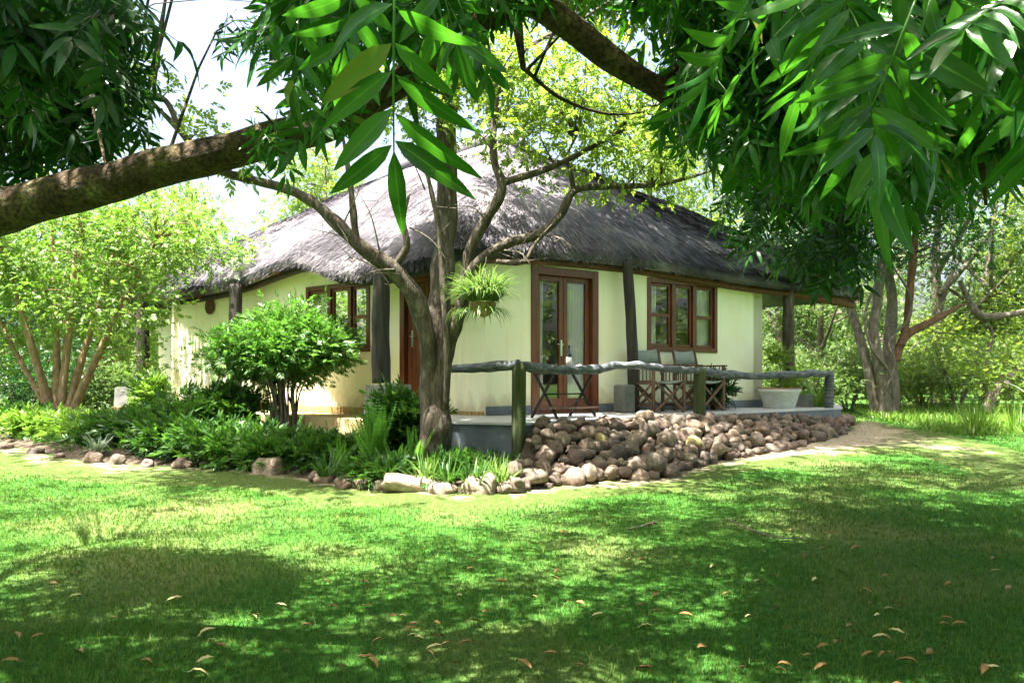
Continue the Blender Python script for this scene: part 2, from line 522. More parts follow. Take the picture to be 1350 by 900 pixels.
# curtain cloth
m, nt, out = new_mat('curtain_cloth')
d = nt.nodes.new('ShaderNodeBsdfDiffuse')
d.inputs[0].default_value = (0.86, 0.87, 0.86, 1)
t = nt.nodes.new('ShaderNodeBsdfTranslucent')
t.inputs[0].default_value = (0.7, 0.7, 0.66, 1)
mx = nt.nodes.new('ShaderNodeMixShader')
mx.inputs[0].default_value = 0.3
nt.links.new(d.outputs[0], mx.inputs[1])
nt.links.new(t.outputs[0], mx.inputs[2])
nt.links.new(mx.outputs[0], out.inputs[0])
M['curtain'] = m
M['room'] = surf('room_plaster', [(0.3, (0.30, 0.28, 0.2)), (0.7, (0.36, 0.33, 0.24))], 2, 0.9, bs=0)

# lawn ground: green thatch of grass with worn straw-coloured and sandy patches
m, nt, out = new_mat('lawn_ground')
p = nt.nodes.new('ShaderNodeBsdfPrincipled')
c = ramp(nt, tex_noise(nt, 22, 6), [(0.3, (0.012, 0.045, 0.006)), (0.55, (0.03, 0.10, 0.012)), (0.75, (0.07, 0.13, 0.03))])
w = ramp(nt, tex_noise(nt, 0.55, 6), [(0.48, (0, 0, 0)), (0.68, (1, 1, 1))])
c = mixc(nt, w, c, (0.13, 0.14, 0.05))
nt.links.new(c, p.inputs['Base Color'])
p.inputs['Roughness'].default_value = 0.95
p.inputs['Specular IOR Level'].default_value = 0.1
nt.links.new(bump(nt, tex_noise(nt, 60, 5), 0.8, 0.02), p.inputs['Normal'])
nt.links.new(p.outputs[0], out.inputs[0])
M['lawn'] = m
M['sand'] = surf('sandy_earth', [(0.3, (0.22, 0.18, 0.13)), (0.6, (0.34, 0.29, 0.22)), (0.8, (0.42, 0.37, 0.29))], 3, 0.95, None, 0.5, 0.015,
                 fine=(40, 0.5, [(0.33, (0.55, 0.55, 0.5)), (0.6, (1, 1, 1))]))

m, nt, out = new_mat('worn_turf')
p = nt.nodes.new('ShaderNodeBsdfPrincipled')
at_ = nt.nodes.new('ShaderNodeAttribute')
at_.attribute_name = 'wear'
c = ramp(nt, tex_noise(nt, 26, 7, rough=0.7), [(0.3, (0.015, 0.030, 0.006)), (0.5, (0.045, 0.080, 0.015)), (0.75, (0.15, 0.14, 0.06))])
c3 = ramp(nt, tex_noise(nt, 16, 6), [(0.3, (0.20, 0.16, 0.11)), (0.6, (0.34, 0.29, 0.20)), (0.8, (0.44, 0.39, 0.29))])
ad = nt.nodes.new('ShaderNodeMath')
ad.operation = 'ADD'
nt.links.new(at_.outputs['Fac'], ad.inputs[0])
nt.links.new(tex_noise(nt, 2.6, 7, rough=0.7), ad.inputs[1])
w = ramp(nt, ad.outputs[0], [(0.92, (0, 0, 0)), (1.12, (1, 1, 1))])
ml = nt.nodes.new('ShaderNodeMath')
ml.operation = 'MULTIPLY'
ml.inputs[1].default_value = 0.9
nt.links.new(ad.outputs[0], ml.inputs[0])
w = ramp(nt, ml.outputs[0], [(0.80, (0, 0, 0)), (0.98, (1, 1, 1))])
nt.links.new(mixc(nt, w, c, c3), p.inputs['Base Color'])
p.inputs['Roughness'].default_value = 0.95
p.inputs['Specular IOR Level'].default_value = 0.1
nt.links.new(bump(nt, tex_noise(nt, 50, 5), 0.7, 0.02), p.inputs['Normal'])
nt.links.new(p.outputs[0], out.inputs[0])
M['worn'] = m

# ------------------------------------------------------------------ geometry of the place
A = Vector((-0.364, 10.4, 0))
B = Vector((4.488, 13.6, 0))
C = Vector((-7.0, 15.6, 0))
D = B + C - A
dAB = (B - A).normalized()
dAC = (C - A).normalized()
nAB = Vector((dAB.y, -dAB.x, 0))            # outwards, to the camera
nAC = Vector((-dAC.y, dAC.x, 0))
if nAC.y > 0:
    nAC = -nAC
FLOOR = 0.63
WALLTOP = 3.02


def u_of(px, P0, d):
    k = (px - 675) / F
    return (k * P0.y - P0.x) / (d.x - k * d.y)


def z_of(py, P0, d, u):
    return EYE - (py - 498) / F * (P0.y + u * d.y)


def frame_mat(P0, d, n):
    """x along the wall, y into the house, z up"""
    return Matrix(((d.x, -n.x, 0, P0.x), (d.y, -n.y, 0, P0.y), (0, 0, 1, 0), (0, 0, 0, 1)))


FAB = frame_mat(A, dAB, nAB)
FAC = frame_mat(A, dAC, nAC)
LAB, LAC = (B - A).length, (C - A).length

# ground sheet: one mesh, finer near the camera
ys = np.concatenate([np.linspace(-30, 1.5, 16), np.linspace(2, 26, 90), np.geomspace(28, 900, 22)])
xs = np.concatenate([-np.geomspace(900, 16, 18), np.linspace(-15, 15, 90), np.geomspace(16, 900, 18)])
GX, GY = np.meshgrid(xs, ys)
GZ = gh(GX, GY) + 0.012 * np.sin(GX * 3.1) * np.sin(GY * 2.3)
V = np.column_stack([GX.ravel(), GY.ravel(), GZ.ravel() - 0.006])
nx = len(xs)
I, J = np.meshgrid(np.arange(len(ys) - 1), np.arange(nx - 1), indexing='ij')
q = (I * nx + J).ravel()
fast_mesh('ground', V, np.column_stack([q, q + 1, q + nx + 1, q + nx]), M['lawn'], smooth=True)['kind'] = 'structure'


def strip(name, front, back, mat, lift, hump=0.0, rows=8, n=60, kind='structure', wear=None):
    """a sheet between two ground polylines that follows the terrain"""
    f, b = catmull(front, n), catmull(back, n)
    V = []
    for i in range(n):
        for r in range(rows + 1):
            t = r / rows
            x, y = f[i] * (1 - t) + b[i] * t
            jit = 0.02 * noise.noise(Vector((x * 3, y * 3, 0)))
            if wear:
                z = float(gh(x, y)) + 0.012 * math.sin(x * 3.1) * math.sin(y * 2.3) - 0.006 + lift + 0.006 - 0.05 * max(0.0, 1 - t * 8) - (0.05 * max(0.0, t * 8 - 7) if name == 'sandy_path' else 0)
                V.append((x, y, z))
                continue
            V.append((x, y, float(gh(x, y)) + (lift if r else -0.06) + hump * math.sin(math.pi * min(1, t * 0.75)) + jit))
    k = rows + 1
    Fc = np.array([(i * k + r, (i + 1) * k + r, (i + 1) * k + r + 1, i * k + r + 1) for i in range(n - 1) for r in range(rows)])
    o = fast_mesh(name, np.array(V), Fc, mat, smooth=True)
    o['kind'] = kind
    if wear:
        a_ = o.data.attributes.new('wear', 'FLOAT', 'POINT')
        a_.data.foreach_set('value', np.array([wear(i / (n - 1), r / rows) for i in range(n) for r in range(rows + 1)], dtype=np.float32))
    return o, f, b


def inpoly(x, y, poly):
    r = np.zeros(len(x), bool)
    n = len(poly)
    for i in range(n):
        x1, y1 = poly[i][:2]
        x2, y2 = poly[(i + 1) % n][:2]
        cond = ((y1 > y) != (y2 > y)) & (x < (x2 - x1) * (y - y1) / (y2 - y1 + 1e-12) + x1)
        r ^= cond
    return r


BORDER_PX = [(-160, 588), (0, 592), (60, 603), (130, 612), (220, 618), (330, 621), (400, 632), (450, 643), (530, 648), (600, 655), (660, 650), (690, 640)]
BORDER = [gat(*p).to_2d() for p in BORDER_PX]
BACK = [Vector((-14.5, 17.0)), Vector((-11, 16.8)), Vector((-9.0, 16.2)), (C + nAC * 1.2).to_2d(), (A + dAC * 6.5 + nAC * 1.0).to_2d(), (A + dAC * 5 + nAC * 1.0).to_2d(), (A + dAC * 3.8 + nAC * 1.0).to_2d(), (A + dAC * 2.8 + nAC * 1.0).to_2d(),
        (A + dAC * 1.8 + nAC * 1.0).to_2d(), Vector((-0.6, 9.1)), Vector((-0.1, 8.9)), Vector((0.15, 8.8))]
_, bed_f, bed_b = strip('flower_bed', BORDER, BACK, M['soil'], 0.03, 0.10)
BED_POLY = list(bed_f) + list(bed_b[::-1])

# verandah slab and its edge
SLAB = [(-0.62, 9.0), (0.16, 8.78), (2.80, 10.98), (5.75, 13.25), (6.35, 14.75), (5.0, 15.4), (B.x, B.y + 0.5), (A.x, A.y + 0.3), ((A + dAC * 0.8).x, (A + dAC * 0.8).y + 0.2), ((A + dAC * 0.7 + nAC * 0.95).x, (A + dAC * 0.7 + nAC * 0.95).y)]
mb = MB()
mb.prism(SLAB, -0.1, FLOOR - 0.03)
o = mb.build('verandah_floor', M['skirting'])
o['kind'] = 'structure'
mb = MB()
cx = sum(p[0] for p in SLAB) / len(SLAB)
cy = sum(p[1] for p in SLAB) / len(SLAB)
mb.prism([(cx + (p[0] - cx) * 1.008, cy + (p[1] - cy) * 1.008) for p in SLAB], FLOOR - 0.027, FLOOR)
o = mb.build('verandah_paving', M['floor'])
o['kind'] = 'structure'

# stone bank: outer foot line and inner (slab) line
FOOT_PX = [(668, 652), (700, 645), (745, 640), (800, 636), (865, 632), (905, 622), (945, 610), (1000, 601), (1050, 591), (1085, 581), (1108, 574)]
FOOT = [gat(*p).to_2d() for p in FOOT_PX]
INN = [Vector((0.20, 8.75)), Vector((0.5, 9.0)), Vector((0.95, 9.38)), Vector((1.5, 9.84)), Vector((2.1, 10.35)), Vector((2.8, 10.93)), Vector((3.5, 11.47)), Vector((4.3, 12.08)), Vector((5.1, 12.70)), Vector((5.75, 13.2)), Vector((6.3, 14.0))]
nb = 60
ff, bb = catmull(FOOT, nb), catmull(INN, nb)


def bank(t, s):
    """point of the bank surface: t along, s from the foot (0) to the slab edge (1)"""
    i = min(max(t * (nb - 1), 0), nb - 1.001)
    k = int(i)
    f = i - k
    a = ff[k] * (1 - f) + ff[k + 1] * f
    b = bb[k] * (1 - f) + bb[k + 1] * f
    x, y = a * (1 - s) + b * s
    z0 = float(gh(x, y))
    top = FLOOR - 0.02 - 0.04 * t - 0.20 * t ** 3
    return Vector((x, y, z0 + (top - z0) * (s ** 0.85)))


V = [tuple(bank(i / 59, r / 8) - Vector((0, 0, 0.07))) for i in range(60) for r in range(9)]
Fc = np.array([(i * 9 + r, (i + 1) * 9 + r, (i + 1) * 9 + r + 1, i * 9 + r + 1) for i in range(59) for r in range(8)])
fast_mesh('earth_bank', np.array(V), Fc, M['soil'], smooth=True)['kind'] = 'structure'

# sandy path at the right, from the bank round the house corner
pf = [gat(*p).to_2d() for p in [(985, 612), (1090, 606), (1200, 606), (1260, 622), (1420, 655)]]
pb = [gat(*p).to_2d() for p in [(1010, 598), (1095, 573), (1130, 552), (1165, 556), (1330, 588)]]
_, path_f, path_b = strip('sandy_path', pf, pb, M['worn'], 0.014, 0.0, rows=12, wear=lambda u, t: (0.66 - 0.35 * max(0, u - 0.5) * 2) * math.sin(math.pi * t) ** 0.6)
PATH_POLY = list(path_f) + list(path_b[::-1])

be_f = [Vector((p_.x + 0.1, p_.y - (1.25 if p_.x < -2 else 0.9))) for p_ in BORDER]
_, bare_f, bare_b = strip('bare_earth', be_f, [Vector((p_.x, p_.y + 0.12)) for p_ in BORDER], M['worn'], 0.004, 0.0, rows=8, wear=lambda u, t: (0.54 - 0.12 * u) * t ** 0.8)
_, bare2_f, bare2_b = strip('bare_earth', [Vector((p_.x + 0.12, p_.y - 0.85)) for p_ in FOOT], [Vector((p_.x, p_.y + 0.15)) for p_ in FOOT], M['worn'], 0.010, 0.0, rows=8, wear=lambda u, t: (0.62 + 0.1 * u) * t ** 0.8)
PATH_POLY2 = PATH_POLY

# ------------------------------------------------------------------ thatched cottage
house = empty('thatched_cottage', (A.x, A.y, 0), 'cream walled cottage under a grey thatched roof', 'cottage')


def wall_panel(mb, L, z0, z1, th, holes):
    us = sorted({0.0, L, *[h[0] for h in holes], *[h[1] for h in holes]})
    zs = sorted({z0, z1, *[h[2] for h in holes], *[h[3] for h in holes]})

    def solid(i, j):
        if i < 0 or j < 0 or i >= len(us) - 1 or j >= len(zs) - 1:
            return False
        um, zm = (us[i] + us[i + 1]) / 2, (zs[j] + zs[j + 1]) / 2
        return not any(h[0] < um < h[1] and h[2] < zm < h[3] for h in holes)
    for i in range(len(us) - 1):
        for j in range(len(zs) - 1):
            if not solid(i, j):
                continue
            a, b, c, d = us[i], us[i + 1], zs[j], zs[j + 1]
            mb.add([(a, 0, c), (b, 0, c), (b, 0, d), (a, 0, d)], [(0, 1, 2, 3)])
            mb.add([(a, th, c), (b, th, c), (b, th, d), (a, th, d)], [(3, 2, 1, 0)])
            for (di, dj, P) in ((-1, 0, [(a, 0, c), (a, 0, d), (a, th, d), (a, th, c)]), (1, 0, [(b, 0, c), (b, th, c), (b, th, d), (b, 0, d)]),
                                (0, -1, [(a, 0, c), (a, th, c), (b, th, c), (b, 0, c)]), (0, 1, [(a, 0, d), (b, 0, d), (b, th, d), (a, th, d)])):
                if not solid(i + di, j + dj):
                    mb.add(P, [(0, 1, 2, 3)])


def hole(P0, d, px0, px1, pyt, pyb=None, zb=None):
    u0, u1 = sorted((u_of(px0, P0, d), u_of(px1, P0, d)))
    um = (u0 + u1) / 2
    return [u0, u1, zb if zb is not None else z_of(pyb, P0, d, um), z_of(pyt, P0, d, um)]


H_DOOR = hole(A, dAB, 700, 788, 354, zb=FLOOR)
H_WIN = hole(A, dAB, 853, 945, 370, 464)
H_SDOOR = hole(A, dAC, 574, 528, 362, zb=FLOOR)
H_SWIN = hole(A, dAC, 488, 404, 374, 465)
TH = 0.24
mb = MB(FAB)
wall_panel(mb, LAB, 0.0, WALLTOP, TH, [H_DOOR, H_WIN])
w1 = mb.build('wall', M['wall'], house)
mb = MB(FAC)
wall_panel(mb, LAC, 0.0, WALLTOP, TH, [H_SDOOR, H_SWIN])
w2 = mb.build('wall', M['wall'], house)
mb = MB(frame_mat(B, dAC, dAB))
wall_panel(mb, LAC, 0.0, WALLTOP, TH, [])
mb.build('wall', M['wall'], house)
mb = MB(frame_mat(C, dAB, -nAB))
wall_panel(mb, LAB, 0.0, WALLTOP, TH, [])
mb.build('wall', M['wall'], house)
# ceiling and floor close the rooms
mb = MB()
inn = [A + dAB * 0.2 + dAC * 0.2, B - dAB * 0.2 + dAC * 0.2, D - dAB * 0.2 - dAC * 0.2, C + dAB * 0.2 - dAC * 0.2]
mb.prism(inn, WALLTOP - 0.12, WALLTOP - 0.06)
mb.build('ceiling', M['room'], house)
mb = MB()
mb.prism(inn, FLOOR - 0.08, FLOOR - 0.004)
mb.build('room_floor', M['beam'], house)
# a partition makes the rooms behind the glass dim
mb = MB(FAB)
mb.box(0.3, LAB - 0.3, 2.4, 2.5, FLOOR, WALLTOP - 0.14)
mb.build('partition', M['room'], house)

# skirtings
mb = MB(FAB)
for a, b in ((0.0, H_DOOR[0] - 0.005), (H_DOOR[1] + 0.005, LAB)):
    mb.box(a, b, -0.018, -0.002, FLOOR + 0.003, FLOOR + 0.13, 0.004)
mb.build('skirting', M['skirting'], house)
mb = MB(FAC)
k = 0.02
while k < LAC - 0.1:
    if not (H_SDOOR[0] - 0.1 < k < H_SDOOR[1] + 0.02):
        mb.box(k, k + 0.062, -0.035, -0.002, 0.58, 0.685, 0.004)
    k += 0.07
mb.build('brick_course', M['brick'], house)
mb = MB(FAC)
mb.box(0.72, LAC + 0.6, -0.95, -0.004, -0.1, 0.575, 0.01)
mb.build('plinth', M['ochre'], house)
mb = MB(FAC)
mb.box(2.2, 3.6, -1.35, -0.955, -0.1, 0.36, 0.01)
mb.build('step', M['concrete'], house)


def curtain(mb, u0, u1, y, z0, z1, folds=5, amp=0.025):
    n = folds * 6
    vs_, fs = [], []
    for i in range(n + 1):
        u = u0 + (u1 - u0) * i / n
        for j in range(5):
            z = z0 + (z1 - z0) * j / 4
            vs_.append((u + 0.02 * math.sin(j * 1.1 + u0 * 9) * (4 - j) / 4, y + amp * math.sin(2 * math.pi * folds * i / n + 0.4 * math.sin(j)), z))
    for i in range(n):
        for j in range(4):
            fs.append((i * 5 + j, (i + 1) * 5 + j, (i + 1) * 5 + j + 1, i * 5 + j + 1))
    mb.add(vs_, fs)


def rect_frame(mb, u0, u1, z0, z1, w, y0, y1, bottom=True, wt=None):
    """four members butted end to end"""
    mb.box(u0, u0 + w, y0, y1, z0, z1, 0.004)
    mb.box(u1 - w, u1, y0, y1, z0, z1, 0.004)
    mb.box(u0 + w, u1 - w, y0, y1, z1 - (wt or w), z1, 0.004)
    if bottom:
        mb.box(u0 + w, u1 - w, y0, y1, z0, z0 + w, 0.004)


# french door on the verandah
u0, u1, z0, z1 = H_DOOR
mb = MB(FAB)
rect_frame(mb, u0, u1, z0, z1, 0.115, -0.025, 0.17, bottom=False)
mb.box(u0 + 0.115, u1 - 0.115, 0.0, 0.17, z0, z0 + 0.03, 0.004)
dfr = mb.build('door_frame', M['wood'], house)
mid = (u0 + u1) / 2
for s, (a, b) in enumerate(((u0 + 0.12, mid - 0.004), (mid + 0.004, u1 - 0.12))):
    mb = MB(FAB)
    rect_frame(mb, a, b, z0 + 0.035, z1 - 0.12, 0.075, 0.05, 0.1)
    mb.box(a + 0.075, b - 0.075, 0.05, 0.1, z0 + 0.11, z0 + 0.22, 0.003)
    lf = mb.build('door', M['wood'], house)
    mb = MB(FAB)
    mb.add([(a + 0.07, 0.075, z0 + 0.2), (b - 0.07, 0.075, z0 + 0.2), (b - 0.07, 0.075, z1 - 0.19), (a + 0.07, 0.075, z1 - 0.19)], [(0, 1, 2, 3)])
    mb.build('pane', M['glass'], lf).parent = lf
    if s == 0:
        mb = MB(FAB)
        hz = z0 + 0.98
        mb.box(b - 0.052, b - 0.018, 0.042, 0.049, hz - 0.14, hz + 0.1, 0.002)
        mb.tube([(b - 0.035, 0.045, hz + 0.03), (b - 0.035, -0.005, hz + 0.03), (b - 0.15, -0.008, hz + 0.03)], [0.009, 0.009, 0.007], 8)
        mb.build('handle', M['steel'], lf)
for ch in list(bpy.data.objects):
    pass
mb = MB(FAB)
curtain(mb, u0 + 0.14, u0 + 0.30, 0.135, z0 + 0.03, z1 - 0.1, 3)
mb.build('curtain', M['curtain'], house, True)
mb = MB(FAB)
curtain(mb, mid + 0.14, u1 - 0.13, 0.135, z0 + 0.03, z1 - 0.1, 6)
mb.build('curtain', M['curtain'], house, True)


def casement(FM, H, cuts, transom, solid_mid=True, sill=True):
    """window with outer frame, mullions, two-light side sashes and a single middle light"""
    u0, u1, z0, z1 = H
    mb = MB(FM)
    rect_frame(mb, u0, u1, z0, z1, 0.075, -0.02, 0.12)
    us_ = [u0 + 0.075] + [u0 + (u1 - u0) * c for c in cuts] + [u1 - 0.075]
    for c in us_[1:-1]:
        mb.box(c - 0.04, c + 0.04, -0.015, 0.11, z0 + 0.075, z1 - 0.075, 0.004)
    fr = mb.build('window', M['wood'], house)
    for i in range(len(us_) - 1):
        a = us_[i] + (0.04 if i else 0)
        b = us_[i + 1] - (0.04 if i < len(us_) - 2 else 0)
        mb = MB(FM)
        rect_frame(mb, a + 0.002, b - 0.002, z0 + 0.077, z1 - 0.077, 0.045, 0.02, 0.07)
        if i != 1 or not solid_mid:
            zt = z0 + (z1 - z0) * transom
            mb.box(a + 0.047, b - 0.047, 0.02, 0.07, zt - 0.03, zt + 0.03, 0.003)
        mb.build('sash', M['wood'], fr)
    mb = MB(FM)
    mb.add([(u0 + 0.07, 0.045, z0 + 0.07), (u1 - 0.07, 0.045, z0 + 0.07), (u1 - 0.07, 0.045, z1 - 0.07), (u0 + 0.07, 0.045, z1 - 0.07)], [(0, 1, 2, 3)])
    mb.build('pane', M['glass'], fr)
    return fr


casement(FAB, H_WIN, (0.36, 0.66), 0.50)
u0, u1, z0, z1 = H_WIN
for a, b, f in ((u0 + 0.08, u0 + 0.34, 3), (u1 - 0.42, u1 - 0.08, 5)):
    mb = MB(FAB)
    curtain(mb, a, b, 0.155, z0 + 0.02, z1 - 0.02, f)
    mb.build('curtain', M['curtain'], house, True)
casement(FAC, H_SWIN, (0.30, 0.62), 0.50)
u0, u1, z0, z1 = H_SWIN
for a, b, f in ((u0 + 0.08, u0 + 0.50, 3), (u0 + 0.85, u0 + 1.25, 4), (u1 - 0.6, u1 - 0.2, 4)):
    mb = MB(FAC)
    curtain(mb, a, b, 0.155, z0 + 0.02, z1 - 0.02, f)
    mb.build('curtain', M['curtain'], house, True)
# side door: solid timber
u0, u1, z0, z1 = H_SDOOR
mb = MB(FAC)
rect_frame(mb, u0, u1, z0, z1, 0.10, -0.025, 0.15, bottom=False)
mb.build('door_frame', M['wood'], house)
mb = MB(FAC)
nbd = 6
w = (u1 - u0 - 0.21) / nbd
for i in range(nbd):
    mb.box(u0 + 0.105 + i * w + 0.002, u0 + 0.105 + (i + 1) * w - 0.002, 0.05, 0.095, z0 + 0.01, z1 - 0.105, 0.004)
sd = mb.build('door', M['wood'], house)
mb = MB(FAC)
uh = u_of(541, A, dAC)
zh = z_of(446, A, dAC, uh)
mb.box(uh - 0.018, uh + 0.018, 0.038, 0.049, zh - 0.13, zh + 0.12, 0.002)
mb.tube([(uh, 0.045, zh + 0.03), (uh, -0.01, zh + 0.03), (uh - 0.12, -0.012, zh + 0.03)], [0.01, 0.01, 0.008], 8)
mb.build('handle', M['steel'], sd)

# annex wall glimpsed at the far left end, with its window
mb = MB(frame_mat(C + dAC * 0.02 - nAC * 0.9, dAC, nAC))
mb.box(0, 2.3, 0, 0.24, 0, 2.6, 0.01)
mb.build('annex_wall', M['wall'], house)
FAX = frame_mat(C + dAC * 0.02 - nAC * 0.9, dAC, nAC)
mb = MB(FAX)
rect_frame(mb, 0.42, 1.45, 1.45, 2.35, 0.09, -0.03, -0.002)
axw = mb.build('window', M['terracotta'], house)
mb = MB(FAX)
mb.add([(0.5, -0.012, 1.53), (1.37, -0.012, 1.53), (1.37, -0.012, 2.27), (0.5, -0.012, 2.27)], [(0, 1, 2, 3)])
mb.build('pane', M['glass'], axw)

# roof -------------------------------------------------------------
EAVE = [at(1132, 394, 14.7), at(1070, 386, 13.9), at(1000, 378, 13.15), at(850, 353, 11.8), at(700, 338, 10.6), at(640, 337, 10.0), at(600, 342, 9.65), at(565, 350, 9.65), at(535, 357, 9.85), at(495, 366, 10.3), at(440, 366, 11.0),
        at(412, 354, 11.6), at(380, 352, 12.3), at(300, 382, 13.7), at(220, 398, 15.5), at(172, 408, 16.6)]
RA, RB = Vector((-0.15, 14.7, 5.75)), Vector((-2.1, 16.3, 5.75))
EAVE += [Vector((-8.2, 18.2, 2.6)), Vector((-5.2, 20.3, 2.65)), Vector((-1.5, 22.0, 2.7)), Vector((1.5, 20.2, 2.7)), Vector((4.2, 18.0, 2.7)), Vector((6.3, 16.0, 2.7))]
ne = 230
Eb = catmull(EAVE + [EAVE[0]], ne)[:-1]
ne -= 1


def ridge_of(p):
    d_ = (RB - RA)
    L2 = d_.x ** 2 + d_.y ** 2
    t_ = ((p[0] - RA.x) * d_.x + (p[1] - RA.y) * d_.y) / L2
    t_ = min(max(t_, 0), 1)
    return np.array(RA + d_ * t_)


Rg = np.array([ridge_of(p) for p in Eb])
NR = 22
THK = 0.27


def roofpt(i, t):
    i0 = int(i) % ne
    i1 = (i0 + 1) % ne
    f = i - int(i)
    e = Eb[i0] * (1 - f) + Eb[i1] * f
    r = Rg[i0] * (1 - f) + Rg[i1] * f
    e = e + np.array([0, 0, THK])
    q = e * (1 - t) + r * t
    q[2] += 0.10 * math.sin(math.pi * t) + 0.07 * noise.noise(Vector((q[0] * 0.9, q[1] * 0.9, q[2] * 0.9))) - 0.10 * max(0, 0.06 - t) / 0.06
    return q


V, Fc = [], []
for r in range(NR + 1):
    for i in range(ne):
        V.append(roofpt(i, r / NR))
for r in range(NR):
    for i in range(ne):
        j = (i + 1) % ne
        Fc.append((r * ne + i, r * ne + j, (r + 1) * ne + j, (r + 1) * ne + i))
base = len(V)
for i in range(ne):                                     # the cut edge, then the underside up to the wall
    out_ = (Eb[i] - Rg[i]) * np.array([1, 1, 0])
    out_ /= np.linalg.norm(out_)
    V.append(Eb[i] + out_ * 0.02 + np.array([0, 0, 0.10]))
for i in range(ne):
    V.append(Eb[i])
for i in range(ne):
    q = Eb[i] * 0.70 + Rg[i] * 0.30
    q[2] -= 0.10
    V.append(q)
for s, (lo, hi) in enumerate(((base, 0), (base + ne, base), (base + 2 * ne, base + ne))):
    for i in range(ne):
        j = (i + 1) % ne
        Fc.append((lo + i, lo + j, hi + j, hi + i))
roof = fast_mesh('roof', np.array(V), np.array(Fc), M['thatch'], house, smooth=True)


def strands(n, tmin, tmax, lmin, lmax, width, lift, drop=0.0, front_only=True):
    """reed ends lying down the slope of the roof"""
    V = np.zeros((n * 3, 3))
    k = 0
    while k < n:
        i = random.uniform(0, ne)
        if front_only and (ne * 0.75 < i < ne * 0.96) and random.random() < 0.8:
            continue
        t = tmin + (tmax - tmin) * random.random() ** (1.3 if tmax > 0.5 else 1)
        if random.random() < t * 0.75:
            continue
        p_ = roofpt(i, t)
        ii = int(i) % ne
        d_ = Eb[ii] + np.array([0, 0, THK]) - Rg[ii]
        d_ /= np.linalg.norm(d_)
        sdv = np.array([-d_[1], d_[0], 0])
        sdv /= np.linalg.norm(sdv) + 1e-9
        nrm = np.cross(sdv, d_)
        if nrm[2] < 0:
            nrm = -nrm
        l_ = random.uniform(lmin, lmax)
        d2 = d_ + sdv * random.gauss(0, 0.13) + nrm * random.uniform(0.0, lift) + np.array([0, 0, -drop * random.random()])
        w_ = width * random.uniform(0.6, 1.5)
        a = p_ + nrm * 0.004
        V[3 * k] = a - sdv * w_ / 2
        V[3 * k + 1] = a + sdv * w_ / 2
        V[3 * k + 2] = a + d2 * l_
        k += 1
    return V


S = np.concatenate([strands(52000, 0.0, 1.0, 0.10, 0.34, 0.013, 0.12), strands(9000, 0.0, 0.03, 0.06, 0.17, 0.011, 0.08, 1.2)])
fast_mesh('thatch_reeds', S, np.arange(len(S)).reshape(-1, 3), M['thatch'], roof)
# cut ends of the reeds along the underside of the eave
n = 16000
V = np.zeros((n * 3, 3))
for k in range(n):
    i = random.randrange(ne)
    f = random.random()
    e = Eb[i] * (1 - f) + Eb[(i + 1) % ne] * f
    inw = (Rg[i] - Eb[i]) * np.array([1, 1, 0])
    inw /= np.linalg.norm(inw)
    sd_ = np.array([-inw[1], inw[0], 0])
    h = random.random()
    a = e + np.array([0, 0, h * THK * 0.9]) + inw * random.uniform(-0.02, 0.05)
    tip = a - inw * random.uniform(0.03, 0.08) + np.array([0, 0, -random.uniform(0.03, 0.09)]) + sd_ * random.gauss(0, 0.02)
    w_ = random.uniform(0.006, 0.014)
    V[3 * k], V[3 * k + 1], V[3 * k + 2] = a - sd_ * w_, a + sd_ * w_, tip
fast_mesh('reed_fringe', V, np.arange(n * 3).reshape(-1, 3), M['thatch'], roof)
# ridge cap
mb = MB()
mb.tube([RA + Vector((0.35, -0.28, -0.2)), RA + Vector((0, 0, 0.0)), (RA + RB) / 2 + Vector((0, 0, -0.02)), RB, RB + Vector((-0.35, 0.28, -0.2))], [0.12, 0.2, 0.19, 0.2, 0.12], 14, 30, 0.15, 3, 4)
mb.build('ridge_cap', M['thatch'], roof, True)

# poles under the eaves
def eave_pole(i0, i1, inset, dz, r, name, mat, npt=16):
    pts = []
    for k in range(npt):
        i = int(i0 + (i1 - i0) * k / (npt - 1)) % ne
        inw = (Rg[i] - Eb[i]) * np.array([1, 1, 0])
        inw /= np.linalg.norm(inw)
        pts.append(Eb[i] + inw * inset + np.array([0, 0, dz]))
    mb = MB()
    mb.tube(pts, r, 9, npt * 2, 0.12, i0, 3)
    return mb.build(name, mat, house, True)


def eidx(px):
    """eave sample nearest to a pixel column, on the front sides"""
    best = min(range(int(ne * 0.72)), key=lambda i: abs(Eb[i][0] / Eb[i][1] * F + 675 - px))
    return best


eave_pole(eidx(1130), eidx(610), 0.16, -0.035, 0.055, 'eave_pole', M['beam'])
eave_pole(eidx(570), eidx(175), 0.2, -0.02, 0.055, 'eave_pole', M['pole'])
for px in (1060, 960, 905, 855, 775, 690, 650, 545, 470, 420, 360, 300, 250):
    i = eidx(px)
    inw = (Rg[i] - Eb[i]) * np.array([1, 1, 0])
    inw /= np.linalg.norm(inw)
    a = Eb[i] + inw * 0.07 + np.array([0, 0, 0.01])
    b = Eb[i] + inw * 1.0 + np.array([0, 0, 0.50])
    mb = MB()
    mb.tube([a, b], [0.045, 0.055], 8, 5, 0.1, i, 5)
    mb.build('rafter', M['beam'], house, True)

# posts that carry the eaves
def round_post(px_t, py_t, px_b, py_b, y, r, seed, name='support_post', mat=None):
    mb = MB()
    a, b = at(px_b, py_b, y), at(px_t, py_t, y)
    m_ = (a + b) / 2 + Vector((random.uniform(-0.02, 0.02), 0, 0))
    mb.tube([a, m_, b], [r * 1.05, r, r * 0.93], 12, 14, 0.1, seed, 4)
    return mb.build(name, mat or M['pole'], house, True)


